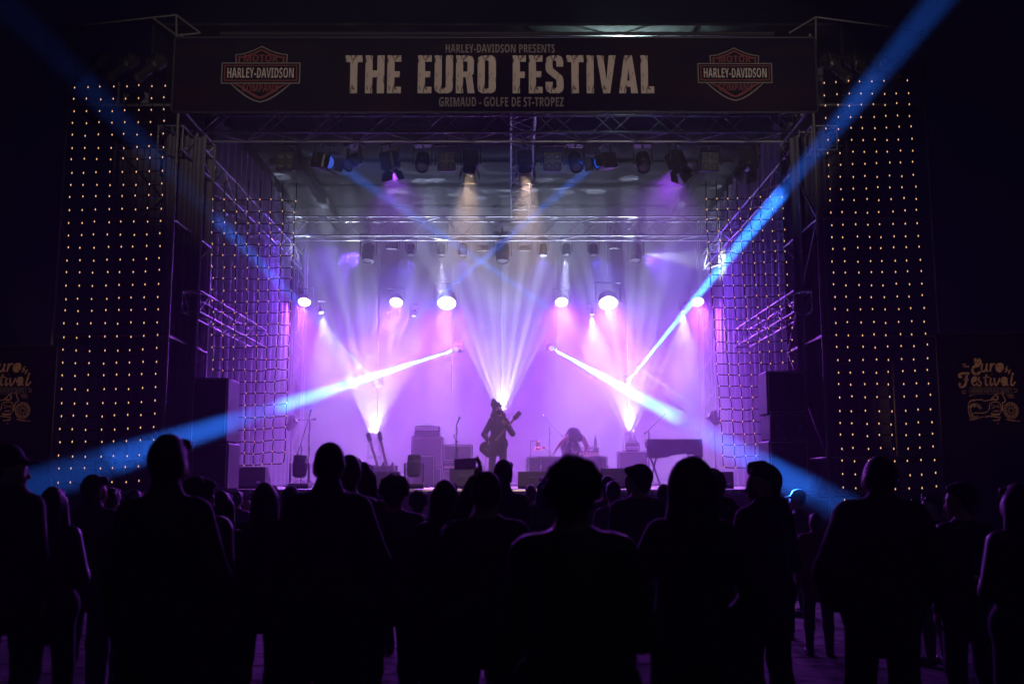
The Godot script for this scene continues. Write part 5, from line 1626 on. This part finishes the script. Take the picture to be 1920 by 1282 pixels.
func build_backline() -> void:
	# public address stacks at the stage corners
	var pa := {"group": "speaker stacks at the stage corners"}
	cabinet("speaker_cabinet", "tall plain black speaker standing before the narrow pleated curtain, lower box", "speaker", 355, 428, 830, 915, 16.3, 0.7, "dark_grille", pa.merged({"ground": true}))
	cabinet("speaker_cabinet", "tall plain black speaker standing before the narrow pleated curtain, upper box", "speaker", 355, 428, 708, 829, 16.3, 0.7, "dark_grille", pa)
	cabinet("speaker_cabinet", "wide black speaker under the flight case", "speaker", 1445, 1516, 826, 915, 16.3, 0.7, "dark_grille", pa.merged({"ground": true}))
	cabinet("flight_case", "black flight case with metal edging between two speakers", "flight case", 1445, 1514, 777, 825, 16.3, 0.6, "dark_grille", pa.merged({"face": "case"}))
	cabinet("speaker_cabinet", "square black speaker standing on the flight case", "speaker", 1440, 1512, 695, 776, 16.3, 0.6, "dark_grille", pa)
	# amplifiers
	cabinet("guitar_cabinet", "low dark speaker cabinet at the bottom of the amp stack", "speaker cabinet", 760, 828, 876, 913, 22.0, 0.36, "dark_grille", {"ground": true})
	cabinet("guitar_cabinet", "pale-fronted speaker cabinet in the middle of the amp stack", "speaker cabinet", 770, 830, 818, 875.5, 22.0, 0.36, "grille")
	cabinet("amplifier_head", "amplifier head with a shining white panel on top of the amp stack", "amplifier", 777, 824, 798, 817.5, 22.0, 0.26, "grille", {"face": "head", "panel_top": true})
	cabinet("combo_amplifier", "small dark combo amplifier standing in front of the amp stack", "amplifier", 768, 816, 853, 913, 21.3, 0.26, "dark_grille", {"ground": true})
	cabinet("guitar_cabinet", "light-fronted low cabinet beside the amp stack", "speaker cabinet", 829, 889, 881, 913, 21.6, 0.36, "grille", {"ground": true})
	cabinet("amplifier_head", "amplifier head with a row of knobs between light cabinet and outlined cabinet", "amplifier", 830, 888, 866, 880.5, 21.6, 0.26, "dark_grille", {"face": "head", "panel": "gold_panel"})
	cabinet("guitar_cabinet", "dark cabinet outlined by white piping on top of the knobbed head", "speaker cabinet", 830, 886, 833, 865.5, 21.6, 0.3, "dark_grille")
	var mh := cabinet("amplifier_head", "amplifier head with white script lettering behind the drums", "amplifier", 1083, 1124, 838, 858, 23.5, 0.26, "dark_grille", {"face": "head", "panel": "gold_panel"})
	text_fit("lettering", "Marshall", Vector3(-0.02, 0.19, 0.014), 0.26, 0.065, M.panel, mh)
	cabinet("guitar_cabinet", "dark cabinet under the amplifier head with white script lettering", "speaker cabinet", 1078, 1130, 858.5, 910, 23.5, 0.36, "dark_grille", {"ground": true})
	cabinet("guitar_cabinet", "dark cabinet under the small knobbed head beside the covered keyboard", "speaker cabinet", 1160, 1216, 845, 908, 23.0, 0.36, "dark_grille", {"ground": true})
	cabinet("amplifier_head", "small metal amplifier head with bright knobs beside the covered keyboard", "amplifier", 1174, 1200, 829, 844.5, 23.0, 0.22, "grille", {"face": "head", "panel": "panel"})
	cabinet("equipment_case", "low dark case behind the guitars on their stand", "case", 697, 742, 872, 914, 21.0, 0.4, "dark_grille", {"face": "case", "ground": true})
	# keyboard under a cloth
	var s := span(1212, 1318, 823, 858, 20.6)
	var kb := thing("covered_keyboard", "stage keyboard on legs covered with a dark hanging cloth", "keyboard", Vector3(s[0].x, FLOOR, -20.6))
	var h: float = s[0].y - FLOOR + s[2]
	block("keybed", Vector3(0, h - 0.10, -0.22), Vector3(s[1] - 0.06, 0.14, 0.42), M.tolex, kb, 0.02)
	for x in [-0.4, 0.4]:
		bar("leg", Vector3(x - 0.12, 0, -0.05), Vector3(x + 0.12, h - 0.16, -0.35), 0.02, M.black_metal, kb)
		bar("leg", Vector3(x + 0.12, 0, -0.05), Vector3(x - 0.12, h - 0.16, -0.35), 0.02, M.black_metal, kb)
	var cl := start()
	var n := 40
	cl.set_smooth_group(0)
	for k in n:
		for q in [[0, 0], [0, 1], [1, 1], [0, 0], [1, 1], [1, 0]]:
			var u: float = float(k + q[0]) / n
			var drop: float = s[2] * (0.92 + 0.12 * sin(u * PI * 2.0 + 0.5))
			var x: float = (u - 0.5) * (s[1] - (0.04 if q[1] else 0.0))
			cl.add_vertex(Vector3(x, h if q[1] else h - drop, 0.02 + (0.0 if q[1] else 0.025 * sin(u * 40.0))))
	for q in [Vector3(-0.5, 0, 0), Vector3(-0.5, 0, 1), Vector3(0.5, 0, 1), Vector3(-0.5, 0, 0), Vector3(0.5, 0, 1), Vector3(0.5, 0, 0)]:
		cl.add_vertex(Vector3(q.x * (s[1] - 0.04), h, 0.02 - q.z * 0.5))
	cl.generate_normals()
	obj("cloth", cl, M.drape, kb)
	# microphone stands
	mic_stand("tall straight microphone stand wrapped with small scarves in front of the amp stack", 855, 797, 19.2, [], true)
	mic_stand("boom microphone stand with a level arm beside the other stand near the rope net", 563, 835, 20.5, [0.16, 0.57, -0.12, -0.25])
	mic_stand("straight microphone stand with a short crossing arm near the rope net", 577, 787, 20.7, [0.07, 0.0, -0.26, 0.0])
	mic_stand("overhead boom microphone stand behind the bell and drums", 1031, 800, 23.6, [-0.08, 0.15, 0.32, -0.22])
	mic_stand("boom microphone stand beside the covered keyboard", 1218, 808, 21.6, [0.26, 0.27, -0.08, -0.06])
	# guitars on stands
	for e in [[712, 20.4, 0.33, "dark electric guitar leaning on a stand beside the low case"], [728, 20.3, 0.26, "second electric guitar leaning on a stand, next to the amp stack"]]:
		var p := on_floor(e[0], e[1])
		guitar("electric_guitar", e[3], Transform3D(Basis(Vector3.BACK, e[2]) * Basis(Vector3.RIGHT, -0.15), p + Vector3(0, 0.28, 0)), "guitar_wood")
		var gs := thing("guitar_stand", "small tubular guitar stand under the guitar %s" % ("beside the low case" if e[0] == 712 else "next to the amp stack"), "guitar stand", p, "guitar stands")
		bar("leg", Vector3(-0.15, 0, 0.12), Vector3(0.0, 0.42, -0.12), 0.009, M.black_metal, gs)
		bar("leg", Vector3(0.15, 0, 0.12), Vector3(0.0, 0.42, -0.12), 0.009, M.black_metal, gs)
		bar("leg", Vector3(0, 0, -0.26), Vector3(0.0, 0.42, -0.12), 0.009, M.black_metal, gs)
		bar("cradle", Vector3(-0.11, 0.07, 0.06), Vector3(0.11, 0.07, 0.06), 0.012, M.black_metal, gs)
	# drums
	drum("large dark floor drum with chrome hoops under the bell", on_floor(1020, 21.2), 0.36, 0.42, 0.22)
	drum("dark floor drum beside the amplifier with white script lettering", on_floor(1117, 21.4), 0.24, 0.45, 0.20)
	drum("shallow snare drum in front of the bending drummer", on_floor(1072, 21.0), 0.19, 0.16, 0.48)
	var bs := thing("bell", "polished brass bell on a short bracket above the floor drum", "bell", on_floor(1009, 21.4))
	bar("stand", Vector3(-0.16, 0, -0.1), Vector3(-0.16, 0.98, -0.1), 0.011, M.chrome, bs)
	bar("bracket", Vector3(-0.16, 0.98, -0.1), Vector3(0, 0.99, 0), 0.01, M.chrome, bs)
	var bst := start()
	add_lathe(bst, [Vector2(0.0, 0.985), Vector2(0.03, 0.975), Vector2(0.045, 0.94), Vector2(0.06, 0.86), Vector2(0.085, 0.81), Vector2(0.115, 0.785), Vector2(0.105, 0.785), Vector2(0.05, 0.86), Vector2(0.0, 0.95)], Transform3D.IDENTITY, 20)
	obj("bell_cup", bst, M.brass, bs)
	for e in [[1056, 1067, 0.72, 0.98], [1093, 1083, 0.72, 0.98]]:
		var p := on_floor(e[0], 20.9)
		var ds := thing("cymbal_stand", "thin chrome stand tube before the drummer on the %s side" % ("bell" if e[0] == 1056 else "lettered amplifier"), "stand", p, "chrome stands of the drum kit")
		bar("tube", Vector3(0, 0.0, 0), Vector3(0, e[2], 0), 0.012, M.chrome, ds)
		bar("arm", Vector3(0, e[2], 0), Vector3((e[1] - e[0]) / F * 21.0, e[3], 0.0), 0.01, M.chrome, ds)
	var bt := thing("bottle", "dark bottle standing on the lettered amplifier head", "bottle", Vector3(P(1118, 850, 23.4).x, P(1118, 838, 23.5).y, -23.6))
	var bo := start()
	add_lathe(bo, [Vector2(0, 0), Vector2(0.04, 0.0), Vector2(0.04, 0.16), Vector2(0.016, 0.21), Vector2(0.015, 0.27), Vector2(0, 0.27)], Transform3D.IDENTITY, 12)
	obj("glass", bo, M.drum_shell, bt)
	bar("cap", Vector3(0, 0.27, 0), Vector3(0, 0.285, 0), 0.017, M.chrome, bt)
	# monitors along the edge
	wedge("floor monitor in front of the light-fronted cabinet", 867, 18.0, 0.46, 0.36)
	wedge("broad floor monitor in front of the small knobbed head", 1165, 18.0, 0.75, 0.36)
	wedge("floor monitor in front of the large floor drum", 1000, 18.0, 0.55, 0.30)
	wedge("floor monitor in front of the guitars", 720, 18.2, 0.55, 0.30)
	wedge("floor monitor behind the rope net near the twin stands", 465, 17.9, 0.6, 0.38)
	wedge("floor monitor beside the floor moving head by the covered keyboard", 1350, 18.0, 0.5, 0.30)

func build_band() -> void:
	var gp := on_floor(934, 19.4)
	person("bearded guitarist in dark jacket, head thrown back, hair flung up", gp, 1.62, {"pose": "guitar", "yaw": 172.0, "hair": "flung", "beard": true, "cut": "collar", "jacket": "jacket_black", "legs": "denim", "nod": 38.0, "look": 12.0, "tip": -8.0, "palm_l": Vector3(0.6, 0.5, -0.6), "palm_r": Vector3(0.2, 0.9, 0.3)}, "band on the stage")
	var gx := Transform3D(Basis(Vector3.BACK, deg_to_rad(-41.0)) * Basis(Vector3.RIGHT, -0.12), gp + Vector3(-0.15, 0.79, 0.20))
	guitar("electric_guitar", "dark electric guitar played by the bearded guitarist", gx, "guitar_wood")
	var c := start()
	add_tube(c, [gp + Vector3(-0.22, 0.68, 0.2), gp + Vector3(-0.24, 0.45, 0.24), gp + Vector3(-0.32, 0.15, 0.25), gp + Vector3(-0.42, 0.01, 0.2), gp + Vector3(-0.9, 0.008, -0.4), gp + Vector3(-0.8, 0.008, -1.6)], 0.005, 0.005, 4)
	tag(obj("guitar_cable", c, M.cord, self), "thin black cable hanging from the played guitar to the floor", "cable")
	var dp := on_floor(1072, 21.9)
	person("drummer in dark tank top bent deep over the drums, bare arms", dp, 1.75, {"pose": "bent", "yaw": 190.0, "hair": "short", "cut": "vest", "jacket": "jacket_navy", "legs": "trousers_black", "nod": -75.0}, "band on the stage")
	var hand := dp + Vector3(-0.56, 0.78, 0.42)
	var m := thing("drum_mallet", "drum mallet with a red felt head in the drummer's hand", "mallet", hand)
	bar("shaft", Vector3(0.1, -0.08, 0.05), Vector3(-0.05, 0.05, 0.0), 0.008, M.maple, m)
	var f := start()
	add_lathe(f, [Vector2(0, -0.035), Vector2(0.03, -0.02), Vector2(0.036, 0), Vector2(0.03, 0.02), Vector2(0, 0.035)], Transform3D(Basis.IDENTITY, Vector3(-0.06, 0.06, 0)), 10)
	obj("felt_head", f, M.red_felt, m)

func build_crowd() -> void:
	var A := [
		["person in a peaked cap and dark jacket looking sideways", 36, 838, 6.2, {"hair": "cropped", "hat": "cap", "look": -70, "cut": "hooded", "jacket": "jacket_navy"}],
		["short person with bobbed hair close beside the person in a peaked cap", 110, 912, 6.4, {"hair": "bob", "pose": "folded", "jacket": "leather", "cut": "hip", "look": 15}],
		["man with cropped hair and upright collar before the three-lamp tower, looking aside", 177, 889, 7.7, {"hair": "short", "cut": "collar", "look": -40, "jacket": "jacket_black"}],
		["person with tousled hair just behind the shoulder of the tallest man", 214, 913, 8.2, {"hair": "curly", "cut": "hip", "pose": "folded"}],
		["tallest man with short hair and broad shoulders before the tall single speaker", 311, 814, 4.7, {"hair": "short", "cut": "collar", "jacket": "jacket_black", "wide": 0.95, "pose": "lean"}],
		["person with reddish hair in a quilted jacket with shining sleeve", 368, 895, 6.1, {"hair": "curly", "hair_m": "hair_red", "cut": "puffy", "jacket": "leather", "look": -35}],
		["person with wavy hair half hidden behind the quilted jacket", 404, 920, 6.6, {"hair": "bob", "cut": "hip", "pose": "folded", "jacket": "leather"}],
		["distant man at the stage edge below the rope net", 438, 920, 12.5, {"hair": "short", "cut": "hip"}],
		["distant bald person beside the man below the rope net", 459, 936, 13.0, {"hair": "bald", "cut": "hip"}],
		["woman with long straight hair and a hair band between two tall men", 494, 905, 6.8, {"hair": "long", "cut": "hip", "pose": "folded", "wide": 0.93}],
		["man with cropped hair and visible ear in a thick collar coat", 607, 826, 5.6, {"hair": "cropped", "cut": "collar", "jacket": "jacket_navy", "wide": 1.03, "pose": "lean", "look": 8}],
		["man half hidden behind the head of the cropped man in collar coat", 645, 852, 6.8, {"hair": "short", "cut": "hip", "jacket": "leather"}],
		["person with thick dark hair in front of the guitars on stands", 676, 866, 7.4, {"hair": "bob", "cut": "hip", "pose": "folded"}],
		["person with wild curly hair in front of the low case", 738, 889, 7.0, {"hair": "curly", "hair_m": "hair_brown", "cut": "hip", "wide": 1.05}],
		["small person with curly hair in front of the floor moving head by the amp stack", 788, 919, 9.0, {"hair": "curly", "cut": "hip", "pose": "folded"}],
		["woman with long smooth hair beside the man holding up a phone", 841, 900, 6.3, {"hair": "long", "hair_m": "hair_brown", "cut": "coat", "pose": "folded", "wide": 0.95}],
		["man with shaved head holding up a phone", 912, 880, 5.4, {"hair": "cropped", "cut": "hip", "pose": "phone", "jacket": "jacket_black", "hair_m": "hair_brown", "wide": 1.06}],
		["man with short hair and stand-up collar below the guitarist", 947, 861, 8.4, {"hair": "short", "cut": "collar", "jacket": "jacket_navy"}],
		["distant head at the stage edge below the large floor drum", 997, 909, 12.5, {"hair": "short", "cut": "hip"}],
		["person half hidden behind the thick-haired person in the front row", 1022, 890, 9.0, {"hair": "bob", "cut": "hip", "jacket": "jacket_grey"}],
		["large spectator with thick round hair and shining shoulder seam", 1080, 856, 3.6, {"hair": "curly", "hair_m": "hair_brown", "cut": "hip", "jacket": "leather", "pose": "folded", "wide": 1.04}],
		["distant person beside the thick-haired front spectator, behind a shorter one", 1137, 892, 10.5, {"hair": "short", "cut": "hip"}],
		["short person between the thick-haired front spectator and the man with glasses", 1156, 901, 9.8, {"hair": "short", "cut": "hip", "jacket": "jacket_grey"}],
		["man with neat short hair seen from behind below the fan lamp by the keyboard", 1202, 869, 8.0, {"hair": "short", "cut": "hip", "jacket": "jacket_grey", "look": 30, "wide": 1.05}],
		["hooded spectator with long hair over the coat, standing very close", 1279, 867, 4.9, {"hair": "hood", "hair_m": "jacket_black", "cut": "coat", "jacket": "jacket_black", "pose": "pockets", "wide": 1.0}],
		["short-haired person directly behind the hooded spectator", 1326, 884, 7.5, {"hair": "short", "cut": "collar"}],
		["person with reddish hair beside the hooded spectator", 1349, 881, 7.9, {"hair": "quiff", "hair_m": "hair_red", "cut": "hooded"}],
		["man in profile with a hooded parka looking across the crowd", 1424, 868, 6.4, {"hair": "quiff", "cut": "hooded", "jacket": "jacket_black", "look": 62, "yaw": 25, "pose": "folded", "wide": 1.02}],
		["distant person in a peaked cap lit blue by the low beam", 1497, 919, 12.2, {"hair": "cropped", "hat": "cap", "cut": "hip", "jacket": "jacket_grey", "yaw": 60}],
		["small person in a red jacket behind the broad man in a bulky jacket", 1527, 962, 9.5, {"hair": "short", "cut": "puffy", "jacket": "jacket_red"}],
		["broad man in a bulky jacket, hands in pockets and elbows out", 1633, 852, 5.6, {"hair": "cropped", "cut": "puffy", "pose": "pockets", "jacket": "jacket_black", "wide": 1.06}],
		["person in shadow looking aside before the far tower net", 1741, 926, 9.0, {"hair": "quiff", "cut": "hip", "look": 60, "yaw": 30}],
		["man with short hair and lit sleeve looking toward the stage beside the fence cloth", 1804, 902, 6.4, {"hair": "short", "cut": "hip", "look": 40, "jacket": "leather", "pose": "lean"}],
		["person with long hair at the fence cloth with the motorcycle print", 1897, 906, 5.5, {"hair": "long", "cut": "hip", "jacket": "leather", "pose": "folded"}],
	]
	A.append_array([
		["person with ponytail further back between the tallest man and the tower net", 250, 918, 9.5, {"hair": "ponytail", "cut": "hip", "pose": "folded"}],
		["person in a beanie further back beside the cropped man in collar coat", 556, 915, 9.0, {"hair": "beanie", "hair_m": "jacket_grey", "cut": "collar"}],
		["person with ponytail further back beside the wild curly hair", 704, 913, 9.5, {"hair": "ponytail", "cut": "hooded", "pose": "lean"}],
		["person in a beanie further back beside the neat-haired man", 1246, 911, 10.0, {"hair": "beanie", "hair_m": "jacket_black", "cut": "hip", "pose": "pockets"}],
		["person with short hair further back behind the hooded parka", 1455, 926, 10.5, {"hair": "short", "cut": "collar", "pose": "stand"}],
	])
	for a in A:
		var t := spectator(a[0], a[1], a[2], a[3], a[4])
		var lean := Basis.from_euler(Vector3(rng.randf_range(-0.03, 0.03), rng.randf_range(-0.22, 0.22), rng.randf_range(-0.03, 0.03)))
		if a[4].get("pose", "") != "phone":
			t.basis = lean * t.basis
	# the phone in the raised hand
	var pp := P(912, 880, 5.4)
	var s: float = pp.y / 1.762
	var ph := thing("phone", "dark phone held up sideways over the shaved head", "phone", Vector3(pp.x - 0.14 * s, 1.80 * s, -5.4 - 0.40 * s))
	ph.rotation = Vector3(0.05, 0.1, 0.05)
	block("case", Vector3(0, 0, 0), Vector3(0.125, 0.064, 0.010), M.phone_case, ph, 0.004)
	block("screen", Vector3(0, 0, 0.0055), Vector3(0.112, 0.054, 0.002), M.screen_dim, ph, 0.001)
